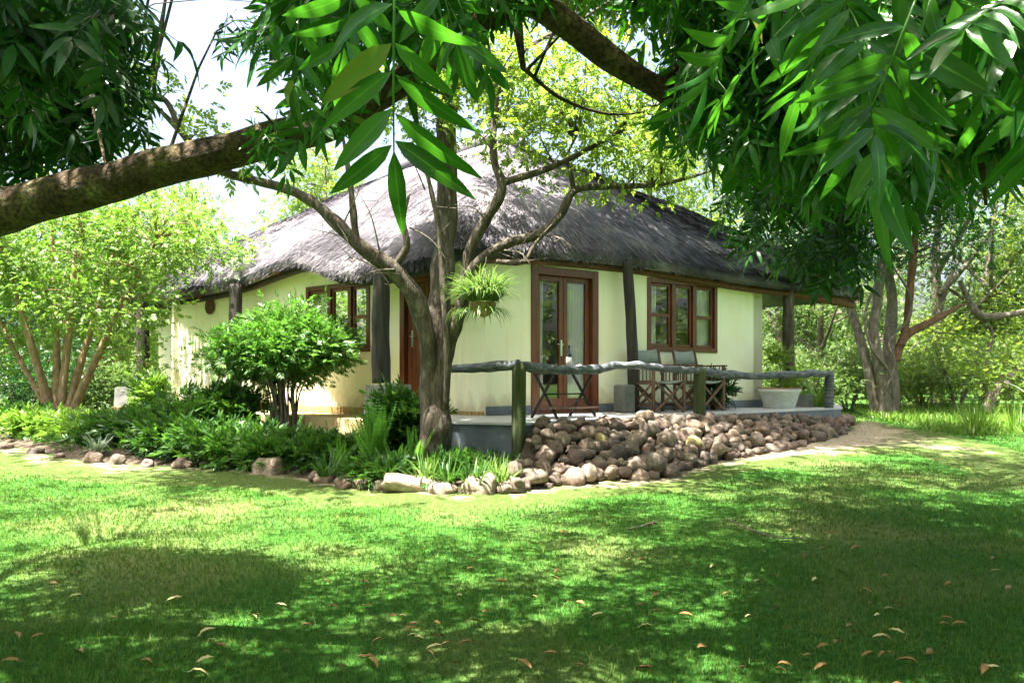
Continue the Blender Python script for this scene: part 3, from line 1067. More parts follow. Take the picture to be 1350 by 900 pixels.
round_post(827, 345, 836, 546, 11.55, 0.085, 1)
sp = round_post(503, 352, 503, 505, 9.75, 0.115, 2)
rp = round_post(1039, 375, 1042, 520, 13.75, 0.10, 3, mat=M['bark'])
lp = round_post(311, 375, 309, 520, 13.2, 0.115, 4)
fp = round_post(188, 395, 188, 512, 16.1, 0.13, 5)
for (x0, x1, yt, yb, Y) in ((484, 541, 507, 560, 9.75), (1030, 1067, 520, 556, 13.75), (290, 330, 515, 560, 13.2), (160, 206, 510, 548, 16.1)):
    a, b = at(x0, yt, Y), at(x1, yb, Y)
    w = (b.x - a.x) / 2
    mb = MB()
    cxx = (a.x + b.x) / 2
    prof = [(-w, b.z - 0.3), (-w * 0.94, a.z)]
    V = [(cxx + sx * w * k_, Y + sy * w * k_, z) for k_, z in ((1.0, min(b.z, FLOOR - 0.002) if Y != 16.1 else 0.1), (0.9, a.z)) for sx, sy in ((-1, -1), (1, -1), (1, 1), (-1, 1))]
    mb.add(V, [(3, 2, 1, 0), (4, 5, 6, 7), (0, 1, 5, 4), (1, 2, 6, 5), (2, 3, 7, 6), (3, 0, 4, 7)])
    mb.build('post_base', M['dark_concrete'] if x0 == 1030 else M['base_concrete'], house)
# timber beam running on past the right corner
mb = MB()
mb.tube([at(985, 378, 13.45), at(1041, 386, 13.8), at(1124, 402, 14.75)], 0.075, 10, 10, 0.1, 5, 3)
mb.build('beam', M['beam'], house, True)
# low railing piece by the left post
mb = MB()
mb.tube([at(309, 484, 13.2), at(330, 485, 12.9), at(352, 486, 12.6)], 0.045, 8, 6, 0.15, 8, 5)
mb.build('rail', M['pole'], house, True)

# ------------------------------------------------------------------ pole railing of the verandah
rl = empty('pole_railing', (0.07, 8.6, 0), 'rough grey pole railing along the verandah edge', 'railing')
posts = []
for (px, pt, pb_, Y, r) in ((684, 478, 612, 8.6, 0.075), (922, 486, 566, 10.95, 0.085), (1093, 489, 560, 13.15, 0.075)):
    a, b = at(px, pb_, Y), at(px + 1, pt, Y)
    a.z -= 0.12
    mb = MB()
    n_ = 16
    sides = 16
    V, fs = [], []
    for i in range(n_):
        q = a + (b - a) * (i / (n_ - 1))
        for k in range(sides):
            an = 2 * math.pi * k / sides
            rr = r * (1 + 0.10 * math.sin(3 * an + px) + 0.07 * math.sin(7 * an + px * 2) + 0.05 * noise.noise(Vector((k, i * 0.3, px))))
            if i == n_ - 1:
                rr *= 0.92
            V.append((q.x + rr * math.cos(an), q.y + rr * math.sin(an), q.z))
    for i in range(n_ - 1):
        for k in range(sides):
            fs.append((i * sides + k, i * sides + (k + 1) % sides, (i + 1) * sides + (k + 1) % sides, (i + 1) * sides + k))
    fs.append(tuple((n_ - 1) * sides + k for k in range(sides)))
    mb.add(V, fs)
    mb.build('post', M['post'] if px < 1000 else M['rail'], rl, True)
# rails: gnarled poles that follow the posts
rails = [
    ([(560, 489, 9.25), (600, 486, 9.1), (640, 484, 8.85), (684, 481, 8.6)], [0.050, 0.055, 0.062, 0.058]),
    ([(684, 481, 8.60), (715, 486, 8.85), (750, 487, 9.15), (785, 487, 9.5), (810, 482, 9.8), (840, 482, 10.1), (870, 485, 10.4), (922, 489, 10.95)], [0.050, 0.062, 0.058, 0.056, 0.052, 0.056, 0.050, 0.05]),
    ([(922, 489, 10.95), (960, 494, 11.45), (1000, 495, 11.95), (1040, 494, 12.45), (1070, 492, 12.8), (1093, 493, 13.15)], [0.068, 0.066, 0.055, 0.062, 0.060, 0.055]),
]
for k, (pts, rr) in enumerate(rails):
    mb = MB()
    mb.tube([at(*p_) for p_ in pts], rr, 12, 60, 0.35, k * 7, 5)
    mb.build('rail', M['rail'], rl, True)

# ------------------------------------------------------------------ director's chairs
def make_chair():
    t = empty('directors_chair', (0, 0, 0), 'x', 'chair', 'canvas chairs on the verandah')
    W, Dp = 0.56, 0.44
    for s in (-1, 1):
        mb = MB()
        mb.bar((s * W / 2, -Dp / 2, 0), (s * W / 2, -Dp / 2, 0.64), 0.032, 0.04)
        local(mb.build('front_leg', M['chair_wood']), t)
        mb = MB()
        mb.bar((s * W / 2, Dp / 2, 0), (s * W / 2, Dp / 2, 0.64), 0.032, 0.04)
        mb.bar((s * (W / 2 - 0.035), Dp / 2 - 0.02, 0.52), (s * (W / 2 - 0.035), Dp / 2 + 0.07, 0.90), 0.026, 0.032)
        local(mb.build('back_leg', M['chair_wood']), t)
        mb = MB()
        mb.box(s * W / 2 - 0.035, s * W / 2 + 0.035, -Dp / 2 - 0.05, Dp / 2 + 0.03, 0.642, 0.664, 0.005)
        local(mb.build('armrest', M['chair_wood']), t)
        mb = MB()
        for z in (0.40, 0.10):
            mb.bar((s * W / 2, -Dp / 2 + 0.02, z), (s * W / 2, Dp / 2 - 0.02, z), 0.022, 0.034)
        for k in range(5):
            y = -Dp / 2 + 0.07 + k * 0.075
            mb.bar((s * W / 2, y, 0.418), (s * W / 2, y, 0.64), 0.012, 0.014)
        mb.bar((s * (W / 2 + 0.004), -Dp / 2 + 0.03, 0.39), (s * (W / 2 + 0.004), Dp / 2 - 0.03, 0.11), 0.016, 0.024)
        mb.bar((s * (W / 2 - 0.014), Dp / 2 - 0.03, 0.39), (s * (W / 2 - 0.014), -Dp / 2 + 0.03, 0.11), 0.016, 0.024)
        local(mb.build('side_frame', M['chair_wood']), t)
    for y in (-Dp / 2 - 0.03, Dp / 2 - 0.035):
        mb = MB()
        mb.bar((-W / 2 + 0.02, y, 0.03), (W / 2 - 0.02, y, 0.42), 0.018, 0.032)
        mb.bar((W / 2 - 0.02, y + 0.02, 0.03), (-W / 2 + 0.02, y + 0.02, 0.42), 0.018, 0.032)
        local(mb.build('cross_brace', M['chair_wood']), t)
    mb = MB()
    n_ = 10
    V, fs = [], []
    for i in range(n_ + 1):
        x = -W / 2 + 0.015 + (W - 0.03) * i / n_
        z = 0.435 - 0.035 * (1 - (2 * i / n_ - 1) ** 2)
        V += [(x, -Dp / 2 + 0.01, z), (x, Dp / 2 - 0.01, z), (x, -Dp / 2 + 0.01, z - 0.006), (x, Dp / 2 - 0.01, z - 0.006)]
    for i in range(n_):
        a = i * 4
        fs += [(a, a + 4, a + 5, a + 1), (a + 2, a + 3, a + 7, a + 6), (a, a + 2, a + 6, a + 4), (a + 1, a + 5, a + 7, a + 3)]
    mb.add(V, fs)
    local(mb.build('seat', M['canvas'], None, True), t)
    mb = MB()
    V, fs = [], []
    for i in range(n_ + 1):
        k = 2 * i / n_ - 1
        x = (W / 2 - 0.02) * k
        for z, dip in ((0.665, 0.0), (0.78, 0.005), (0.895, 0.035)):
            yy = Dp / 2 + 0.012 + (z - 0.66) * 0.24 + 0.035 * (1 - k * k)
            V += [(x, yy, z - dip * (1 - k * k)), (x, yy + 0.008, z - dip * (1 - k * k))]
    for i in range(n_):
        a, b = i * 6, (i + 1) * 6
        for j in (0, 2):
            fs += [(a + j, b + j, b + j + 2, a + j + 2), (a + j + 1, a + j + 3, b + j + 3, b + j + 1)]
        fs += [(a, a + 1, b + 1, b), (a + 4, b + 4, b + 5, a + 5)]
    mb.add(V, fs)
    local(mb.build('backrest', M['canvas'], None, True), t)
    return t


chair = make_chair()
ang = math.atan2(nAB.y, nAB.x) + math.pi / 2
chair.location = (2.22, 11.52, FLOOR)
chair.rotation_euler = (0, 0, ang - 0.05)
chair.scale = (1.08, 1.08, 1.10)
chair['label'] = 'grey canvas folding chair nearest the glazed door, before the leaning post'
c2 = dup(chair, (2.96, 12.0, FLOOR), ang + 0.08, 1.08, 'grey canvas folding chair under the three-light window, nearer the planter')
c2.scale = (1.08, 1.08, 1.09)

# ------------------------------------------------------------------ folding table before the glazed door
tb = empty('folding_table', (0.68, 9.95, FLOOR), 'dark folding table on crossed legs before the glazed door', 'table', rz=math.atan2(0.60, 0.80))
HT = 0.62
mb = MB()
for k in range(5):
    mb.box(-0.44, 0.44, -0.26 + k * 0.106, -0.26 + k * 0.106 + 0.096, HT, HT + 0.022, 0.004)
local(mb.build('table_top', M['chair_wood']), tb)
for sx in (-0.33, 0.33):
    for s in (-1, 1):
        mb = MB()
        mb.bar((sx + s * 0.012, -0.25 * s, 0), (sx + s * 0.012, 0.25 * s, HT), 0.02, 0.036)
        local(mb.build('leg', M['pole']), tb)
mb = MB()
mb.bar((-0.35, 0, HT / 2), (0.35, 0, HT / 2), 0.02, 0.02)
mb.bar((-0.34, -0.2, HT - 0.04), (0.34, -0.2, HT - 0.04), 0.02, 0.03)
mb.bar((-0.34, 0.2, HT - 0.04), (0.34, 0.2, HT - 0.04), 0.02, 0.03)
local(mb.build('stretcher', M['pole']), tb)
mb = MB()
mb.box(-0.42, 0.40, -0.24, -0.13, 0.125, 0.15, 0.004)
local(mb.build('shelf', M['chair_wood']), tb)
bt = empty('bottle', at(750, 488, 9.98), 'pale labelled bottle with dark cap on the folding table', 'bottle')
bt.location.z = FLOOR + HT + 0.022
mb = MB()
mb.lathe([(0.034, 0), (0.037, 0.01), (0.037, 0.17), (0.030, 0.20), (0.014, 0.23), (0.013, 0.29), (0.015, 0.295), (0.015, 0.31)], sides=18)
local(mb.build('body', M['bottle'], None, True), bt)
mb = MB()
mb.lathe([(0.0378, 0.03), (0.0378, 0.15)], sides=18)
local(mb.build('label_band', M['white'], None, True), bt)
mb = MB()
pts = []
for i in range(7):
    for j in range(7):
        pts.append((0.16 * (i / 6 - 0.5), 0.13 * (j / 6 - 0.5), max(0.004, 0.055 * math.sin(math.pi * i / 6) * math.sin(math.pi * j / 6) + 0.02 * noise.noise(Vector((i * 0.8, j * 0.8, 2))))))
mb.add(pts, [(i * 7 + j, (i + 1) * 7 + j, (i + 1) * 7 + j + 1, i * 7 + j + 1) for i in range(6) for j in range(6)])
mb.add([(x, y, 0) for x, y, z in pts], [(i * 7 + j, i * 7 + j + 1, (i + 1) * 7 + j + 1, (i + 1) * 7 + j) for i in range(6) for j in range(6)])
nap = mb.build('napkin', M['white'], None, True)
nap.location = (0.89, 10.1, FLOOR + HT + 0.024)
tag(nap, 'crumpled white cloth napkin beside the bottle', 'napkin')

# dark block beside the first chair
mb = MB()
mb.box(-0.12, 0.12, -0.12, 0.12, 0, 0.42, 0.02)
blk = mb.build('concrete_block', M['dark_concrete'])
blk.location = (1.68, 11.35, FLOOR)
blk.rotation_euler = (0, 0, math.atan2(dAB.y, dAB.x))
tag(blk, 'dark grey square block between the door and first chair', 'block')

# wall basket and lamp
ub = u_of(279, A, dAC)
zb = z_of(404, A, dAC, ub)
q = FAC @ Vector((ub, -0.02, zb))
mb = MB()
prof = [(0.14, 0.0), (0.155, 0.02), (0.15, 0.035)] + [(0.15 - 0.0215 * k, 0.028 + (0.006 if k % 2 else 0.0) - 0.002 * k) for k in range(1, 7)]
mb.lathe(prof, sides=28)
wb = mb.build('wall_basket', M['basket'], None, True)
wb.location = q
wb.rotation_euler = Vector((nAC.x, nAC.y, 0)).to_track_quat('Z', 'Y').to_euler()
tag(wb, 'round brown woven basket hung on the left wall', 'basket')
ul = u_of(597, A, dAC)
zl = z_of(415, A, dAC, ul)
wl = empty('wall_lantern', FAC @ Vector((ul, 0, zl)), 'small ochre lantern on the wall behind the tree', 'lamp', rz=math.atan2(dAC.y, dAC.x))
mb = MB()
for sx in (-0.07, 0.07):
    for sy in (0.02, 0.13):
        mb.bar((sx, sy, -0.11), (sx, sy, 0.11), 0.014)
mb.box(-0.085, 0.085, 0.005, 0.145, 0.11, 0.13, 0.003)
mb.box(-0.085, 0.085, 0.005, 0.145, -0.13, -0.11, 0.003)
local(mb.build('lamp_frame', M['beam']), wl)
mb = MB()
mb.box(-0.06, 0.06, 0.03, 0.12, -0.108, 0.108, 0.004)
local(mb.build('lamp_glass', M['lamp_glass']), wl)

# ------------------------------------------------------------------ leaf templates
def tpl_simple(w=0.24, fold=0.10, droop=0.12):
    v = np.array([(0, 0, 0), (-w, 0.42, fold), (w, 0.42, fold), (0, 0.5, 0), (0, 1, -droop)], float)
    f = np.array([(0, 3, 1), (0, 2, 3), (1, 3, 4), (3, 2, 4)])
    return v, f


def tpl_lance(w=0.16, n=6, fold=0.35, droop=0.18, wave=0.0):
    """pointed leaf with a midrib fold: two rows of quads, given as triangles"""
    v, f = [], []
    for i in range(n + 1):
        t = i / n
        ww = w * (math.sin(math.pi * min(1, t * 0.93 + 0.045)) ** 0.8) * (1.25 - 0.55 * t) if 0 < i < n else 0.004
        z = -droop * t * t
        v += [(-ww, t, z + ww * fold + wave * math.sin(i * 2.3)), (0, t, z), (ww, t, z + ww * fold - wave * math.sin(i * 1.9))]
    for i in range(n):
        a, b = i * 3, i * 3 + 3
        f += [(a, a + 1, b + 1), (a, b + 1, b), (a + 1, a + 2, b + 2), (a + 1, b + 2, b + 1)]
    return np.array(v, float), np.array(f)


def xform(v, rot, sc, tr):
    return (v * sc) @ np.array(rot).T + np.array(tr)


def rot_to(d, roll=0.0, up=(0, 0, 1)):
    """3x3 whose y axis is d"""
    d = np.array(d, float)
    d /= np.linalg.norm(d)
    u = np.array(up, float)
    if abs(d @ u) > 0.97:
        u = np.array([1.0, 0.2, 0])
    x = np.cross(d, u)
    x /= np.linalg.norm(x)
    z = np.cross(x, d)
    c, s = math.cos(roll), math.sin(roll)
    x2 = x * c + z * s
    z2 = -x * s + z * c
    return np.column_stack([x2, d, z2])


def rand_rots(n, dirs=None, spread=0.6, flat=0.0):
    """n matrices; leaf axis near dirs, blades roughly level when flat is high"""
    if dirs is None:
        d = RNG.normal(size=(n, 3))
    else:
        d = np.array(dirs) + RNG.normal(size=(n, 3)) * spread
    d /= np.linalg.norm(d, axis=1)[:, None] + 1e-9
    up = RNG.normal(size=(n, 3)) * (1 - flat) + np.array([0, 0, 1]) * flat
    x = np.cross(d, up)
    x /= np.linalg.norm(x, axis=1)[:, None] + 1e-9
    z = np.cross(x, d)
    return np.stack([x, d, z], axis=2)


def set_rib(o, tpls_counts):
    a_ = o.data.attributes.new('rib', 'FLOAT', 'POINT')
    a_.data.foreach_set('value', np.concatenate([np.tile(RIB[len(tv), round(float(tv[0, 0]), 6)], c) for tv, c in tpls_counts]).astype(np.float32))


def cloud(tv, tf, pos, rots, scale):
    """copies of a template as one big vertex and face array"""
    n, k = len(pos), len(tv)
    sc = np.broadcast_to(np.asarray(scale, float).reshape(-1, 1, 1), (n, 1, 1))
    V = np.einsum('nij,kj->nki', rots, tv) * sc + np.asarray(pos)[:, None, :]
    Fc = (tf[None] + (np.arange(n) * k)[:, None, None]).reshape(-1, tf.shape[1])
    return V.reshape(-1, 3), Fc


def sprig(nleaf=6, leaf=None, spread=0.55, ln=0.42):
    """a short twig of leaves, about 1 unit long"""
    lv, lf = leaf or tpl_simple()
    V, Fc = [], []
    o = 0
    for i in range(nleaf):
        t = 0.15 + 0.85 * i / max(1, nleaf - 1)
        s = -1 if i % 2 else 1
        d = (s * (0.9 - 0.5 * t), 0.55 + 0.4 * t, random.uniform(-0.25, 0.35)) if i < nleaf - 1 else (0, 1, -0.1)
        v = xform(lv, rot_to(d, random.uniform(-0.6, 0.6)), ln * random.uniform(0.8, 1.15), (0, t * 0.62, -0.05 * t))
        V.append(v)
        Fc.append(lf + o)
        o += len(v)
    return np.concatenate(V), np.concatenate(Fc)


def merge(parts):
    V, Fc, o = [], [], 0
    for v, f in parts:
        V.append(v)
        Fc.append(f + o)
        o += len(v)
    return np.concatenate(V), np.concatenate(Fc)


RIB = {}


def pinnate(pairs=4, lw=0.15, ll=0.42, n=5, curl=0.15, droop=0.3):
    """compound leaf about 1 unit long hanging along +y, with its stalk"""
    parts = []
    kinds = [tpl_lance(lw * random.uniform(0.8, 1.1), n, random.uniform(0.1, 0.5), curl * c_, random.uniform(0.004, 0.016)) for c_ in (0.3, 1.0, 1.9, 2.6)]
    nl = 0
    for i in range(pairs):
        t = 0.24 + 0.60 * i / max(1, pairs - 1)
        for s in (-1, 1):
            if random.random() < 0.07:
                continue
            lv, lf = random.choice(kinds)
            d = (s * (0.92 - 0.20 * i / pairs) + random.uniform(-.15, .15), 0.48 + 0.28 * i / pairs + random.uniform(-.2, .2), random.uniform(-0.5, 0.12))
            l_ = ll * (0.78 + 0.30 * math.sin(math.pi * (0.2 + 0.6 * i / pairs))) * random.uniform(0.72, 1.12)
            parts.append((xform(lv, rot_to(d, s * random.uniform(-0.35, 0.75)), l_, (0.008 * s, t + random.uniform(-.02, .02), -droop * 0.4 * t * t)), lf))
            nl += 1
    lv, lf = random.choice(kinds)
    parts.append((xform(lv, rot_to((random.uniform(-.1, .1), 1, -0.3)), ll * 1.05, (0, 0.87, -droop * 0.35)), lf))
    nl += 1
    st = MB()
    st.tube([(0, 0, 0), (0, 0.3, -0.02), (0, 0.6, -droop * 0.16), (0, 0.88, -droop * 0.35)], [0.009, 0.008, 0.006, 0.004], 4)
    sv = np.array([tuple(p_) for p_ in st.v])
    sf = []
    for f in st.f:
        if len(f) == 4:
            sf += [(f[0], f[1], f[2]), (f[0], f[2], f[3])]
    parts.append((sv, np.array(sf)))
    V, Fc = merge(parts)
    rib = np.zeros(len(V))
    k = len(lv)
    for i in range(nl):
        rib[i * k + 1:(i + 1) * k:3] = 1.0
    rib[nl * k:] = 1.0
    RIB[len(V), round(float(V[0, 0]), 6)] = rib
    return V, Fc


def clumps(blobs, n_cl, n_sp, cl_r, shell=0.6):
    """sprig positions: clumps of sprigs in ellipsoid blobs, denser towards the outside"""
    vol = np.array([b[1][0] * b[1][1] * b[1][2] for b in blobs])
    pick = RNG.choice(len(blobs), n_cl, p=vol / vol.sum())
    u = RNG.normal(size=(n_cl, 3))
    u /= np.linalg.norm(u, axis=1)[:, None]
    rr = (shell + (1 - shell) * RNG.random(n_cl)) * (0.8 + 0.35 * RNG.random(n_cl))
    c0 = np.array([b[0] for b in blobs], float)[pick]
    ra = np.array([b[1] for b in blobs], float)[pick]
    cc = c0 + u * ra * rr[:, None]
    pos = np.repeat(cc, n_sp, axis=0)
    off = RNG.normal(size=(n_cl * n_sp, 3)) * cl_r * np.repeat(0.6 + 0.8 * RNG.random(n_cl), n_sp)[:, None]
    off[:, 2] *= 0.6
    d = np.repeat(u, n_sp, axis=0) * 0.8 + off / (cl_r + 1e-6) * 0.6
    return cc, pos + off, d


def crown(parent, blobs, n_cl, n_sp, cl_r, size, mat, tpls, flat=0.5, droop=-0.1, shell=0.55, name='crown'):
    cc, pos, d = clumps(blobs, n_cl, n_sp, cl_r, shell)
    d[:, 2] += droop
    parts = []
    idx = RNG.integers(0, len(tpls), len(pos))
    for k, (tv, tf) in enumerate(tpls):
        s = idx == k
        m_ = int(s.sum())
        if m_:
            parts.append(cloud(tv, tf, pos[s], rand_rots(m_, d[s], 0.5, flat), size * RNG.uniform(0.65, 1.3, m_)))
    V, Fc = merge(parts)
    return fast_mesh(name, V, Fc, mat, parent), cc


def twigs(parent, src_pts, targets, r0, mat, name='twigs', n=1.0):
    """thin branches from the nearest skeleton point to each clump"""
    S_ = np.array([tuple(p_) for p_ in src_pts])
    mb = MB()
    for c in targets:
        if random.random() > n:
            continue
        dd = np.linalg.norm(S_ - c, axis=1) + 0.6 * np.maximum(0, S_[:, 2] - c[2])
        a = S_[dd.argmin()]
        m_ = (a + c) / 2 + np.array([random.uniform(-.1, .1), random.uniform(-.1, .1), 0.12 * np.linalg.norm(c - a)])
        L = np.linalg.norm(c - a)
        mb.tube([a, m_, c], [min(r0, 0.006 + 0.012 * L), r0 * 0.5, r0 * 0.2], 5, 7, 0.1, random.random() * 9, 3)
    return mb.build(name, mat, parent, True)


SP = [sprig(6) for _ in range(4)]
SP_FINE = [sprig(9, tpl_simple(0.16, 0.05, 0.1), ln=0.34) for _ in range(4)]
SP_LANCE = [sprig(7, tpl_lance(0.15, 3, 0.3, 0.2), ln=0.5) for _ in range(4)]
PIN_BIG = [pinnate(random.choice((4, 5, 5)), 0.125, 0.42, 6, 0.2) for _ in range(9)]
PIN_MID = [pinnate(random.choice((5, 6)), 0.12, 0.34, 4, 0.2) for _ in range(7)]

# ------------------------------------------------------------------ tree before the house
tree = empty('verandah_tree', (-0.857, 8.35, float(gh(-0.857, 8.35))), 'rough barked tree with forked limbs before the cottage corner', 'tree')


def limb(parent, pts, radii, mat, name, n=40, sides=12, rough=0.25, seed=0, freq=5):
    mb = MB()
    mb.tube([p_ if isinstance(p_, Vector) else at(*p_) for p_ in pts], radii, sides, n, rough, seed, freq)
    return mb.build(name, mat, parent, True), catmull([p_ if isinstance(p_, Vector) else at(*p_) for p_ in pts], n)


sk = []
b0 = at(572, 625, 8.35)
_, s_ = limb(tree, [b0, at(572, 596, 8.35), at(573, 560, 8.35), at(571, 500, 8.35), at(572, 450, 8.37), at(578, 400, 8.42), at(586, 320, 8.5), at(590, 240, 8.55), at(588, 180, 8.6), at(600, 90, 8.7), at(640, -30, 8.9), at(690, -180, 9.2), at(720, -330, 9.5)],
            [0.27, 0.20, 0.168, 0.15, 0.14, 0.125, 0.122, 0.12, 0.115, 0.105, 0.09, 0.07, 0.03], M['bark'], 'trunk', 70, 20, 0.32, 3, 4)
sk += list(s_[30:])
_, s_ = limb(tree, [(569, 500, 8.3), (562, 440, 8.2), (548, 395, 8.1), (520, 355, 8.0), (488, 335, 7.95), (455, 305, 7.9), (420, 272, 7.85), (375, 248, 7.8), (320, 234, 7.7), (280, 220, 7.6), (235, 170, 7.5), (190, 125, 7.4)],
            [0.08, 0.10, 0.095, 0.088, 0.080, 0.070, 0.058, 0.048, 0.042, 0.037, 0.03, 0.02], M['bark'], 'limb', 60, 14, 0.3, 8, 6)
sk += list(s_[20:])
_, s_ = limb(tree, [(585, 505, 8.35), (592, 455, 8.2), (604, 420, 8.1), (613, 385, 8.05), (620, 330, 8.0), (640, 292, 7.95), (662, 248, 7.9), (652, 215, 7.9), (651, 170, 7.9), (655, 110, 8.0), (640, 40, 8.1), (660, -60, 8.2)],
            [0.06, 0.072, 0.07, 0.066, 0.062, 0.058, 0.052, 0.040, 0.034, 0.03, 0.024, 0.014], M['bark'], 'limb', 60, 12, 0.3, 17, 6)
sk += list(s_[20:])
_, s_ = limb(tree, [(610, 375, 8.02), (632, 345, 7.95), (672, 320, 7.9), (708, 310, 7.9), (738, 285, 7.95), (757, 252, 8.0), (800, 246, 8.1), (870, 243, 8.3), (940, 225, 8.5)],
            [0.06, 0.058, 0.054, 0.05, 0.045, 0.04, 0.034, 0.028, 0.012], M['bark'], 'limb', 50, 10, 0.3, 29, 6)
sk += list(s_[15:])
for k, (pts, rr) in enumerate([
        ([(757, 252, 8.0), (752, 228, 8.0), (748, 205, 8.0), (760, 180, 8.1)], [0.03, 0.025, 0.018, 0.01]),
        ([(665, 240, 7.9), (715, 225, 7.9), (760, 205, 8.0), (830, 165, 8.2), (890, 120, 8.4)], [0.04, 0.034, 0.028, 0.02, 0.01]),
        ([(588, 540, 8.25), (590, 470, 8.12), (586, 395, 8.05), (578, 300, 8.0), (568, 250, 8.0), (555, 190, 8.0), (545, 120, 8.1)], [0.03, 0.042, 0.04, 0.032, 0.026, 0.02, 0.01]),
        ([(522, 350, 8.0), (536, 325, 7.95), (532, 290, 7.9), (540, 255, 7.9)], [0.05, 0.04, 0.03, 0.012]),
        ([(470, 322, 7.92), (466, 280, 7.9), (460, 230, 7.9), (452, 180, 8.0)], [0.04, 0.036, 0.03, 0.015]),
        ([(655, 345, 7.9), (690, 345, 7.8), (705, 322, 7.8), (728, 296, 7.8)], [0.03, 0.025, 0.02, 0.01]),
        ([(655, 110, 8.0), (700, 60, 8.1), (760, 30, 8.3), (820, -10, 8.5)], [0.03, 0.025, 0.02, 0.01]),
        ([(235, 170, 7.5), (215, 130, 7.5), (165, 118, 7.6), (120, 130, 7.7)], [0.03, 0.025, 0.02, 0.01])]):
    _, s_ = limb(tree, pts, rr, M['bark'], 'branch', 24, 8, 0.25, 40 + k, 7)
    sk += list(s_[8:])
# fine dry twigs
mb = MB()
for (x0, y0, x1, y1, Y) in ((470, 340, 520, 385, 7.8), (490, 335, 400, 300, 7.9), (540, 300, 590, 345, 7.95), (500, 330, 470, 250, 7.9), (640, 290, 600, 270, 7.9), (665, 330, 700, 350, 7.8),
                            (450, 300, 480, 235, 7.9), (560, 250, 520, 190, 8.0), (708, 310, 760, 330, 7.85), (650, 200, 605, 165, 7.9), (430, 280, 470, 350, 7.85), (520, 355, 460, 372, 7.9)):
    a, b = at(x0, y0, Y), at(x1, y1, Y - 0.1)
    mb.tube([a, (a + b) / 2 + Vector((0.03, 0, 0.05)), b], [0.010, 0.006, 0.002], 5, 8, 0.1, x0, 5)
    for _ in range(3):
        c = a.lerp(b, random.uniform(0.3, 0.9))
        e = c + Vector((random.uniform(-0.3, 0.3), random.uniform(-0.2, 0.2), random.uniform(-0.1, 0.35)))
        mb.tube([c, e], [0.004, 0.0015], 4)
mb.build('twigs', M['pale_bark'], tree, True)
# leaves: sparse light sprays among the limbs, fuller crown above the frame
bl = [(at(760, 130, 8.2), (1.1, 0.9, 0.55)), (at(690, 90, 8.1), (0.9, 0.8, 0.6)), (at(830, 200, 8.3), (0.8, 0.8, 0.4)), (at(600, 60, 8.5), (0.8, 0.8, 0.6)), (at(560, 130, 8.2), (0.5, 0.6, 0.5)), (at(700, 180, 8.0), (0.7, 0.5, 0.4))]
_, cc1 = crown(tree, bl, 230, 13, 0.24, 0.15, M['leaf_light'], SP, 0.6, -0.15, 0.2)
twigs(tree, sk, cc1, 0.011, M['bark'], 'twigs', 0.7)
bl = [(Vector((1.0, 10.6, 7.3)), (2.2, 1.5, 0.8)), (Vector((3.0, 11.0, 7.6)), (2.2, 1.6, 0.8)), (Vector((4.8, 12.2, 8.3)), (2.0, 1.6, 0.8)), (Vector((1.2, 13.0, 8.7)), (1.9, 1.3, 0.7)), (Vector((3.6, 13.8, 9.2)), (2.2, 1.4, 0.7)), (Vector((-2.1, 8.6, 6.6)), (1.3, 1.2, 0.6)), (Vector((-3.7, 7.5, 6.3)), (2.1, 0.9, 0.6)), (Vector((-6.9, 9.6, 6.9)), (1.6, 1.0, 0.6))]  # unseen clumps added above the frame to shade roof, walls and bed
_, cc2 = crown(tree, bl, 900, 24, 0.32, 0.27, M['leaf_light'], SP, 0.6, -0.15, 0.2)
twigs(tree, sk, [c for c in cc2 if c[0] > -3 or random.random() < 0.12], 0.02, M['bark'], 'twigs', 0.3)
bl = [(at(230, 120, 7.5), (0.5, 0.6, 0.35)), (at(300, 200, 7.6), (0.4, 0.5, 0.25)), (at(545, 110, 8.1), (0.4, 0.4, 0.4)), (at(545, 260, 7.9), (0.25, 0.2, 0.3)), (at(880, 130, 8.4), (0.5, 0.5, 0.35))]
_, cc3 = crown(tree, bl, 40, 9, 0.14, 0.17, M['leaf_light'], SP, 0.6, -0.15, 0.2)
twigs(tree, sk, cc3, 0.009, M['bark'], 'twigs', 0.7)

# hanging basket on the tree
hb = empty('hanging_basket', at(637, 405, 7.75), 'spider plant spilling from a coir basket hung on the tree', 'hanging basket')
mb = MB()
mb.lathe([(0.02, -0.10), (0.07, -0.08), (0.115, -0.03), (0.14, 0.04), (0.13, 0.05)], sides=20)
local(mb.build('basket', M['coir'], None, True), hb)
mb = MB()
for a in (0.3, 2.4, 4.5):
    mb.tube([(0.17 * math.cos(a), 0.17 * math.sin(a), 0.05), (0.02, 0.0, 0.40)], 0.004, 5)
mb.tube([(0.02, 0, 0.40), (0.03, 0.05, 0.52)], 0.005, 5)
local(mb.build('hanger', M['pole'], None, True), hb)


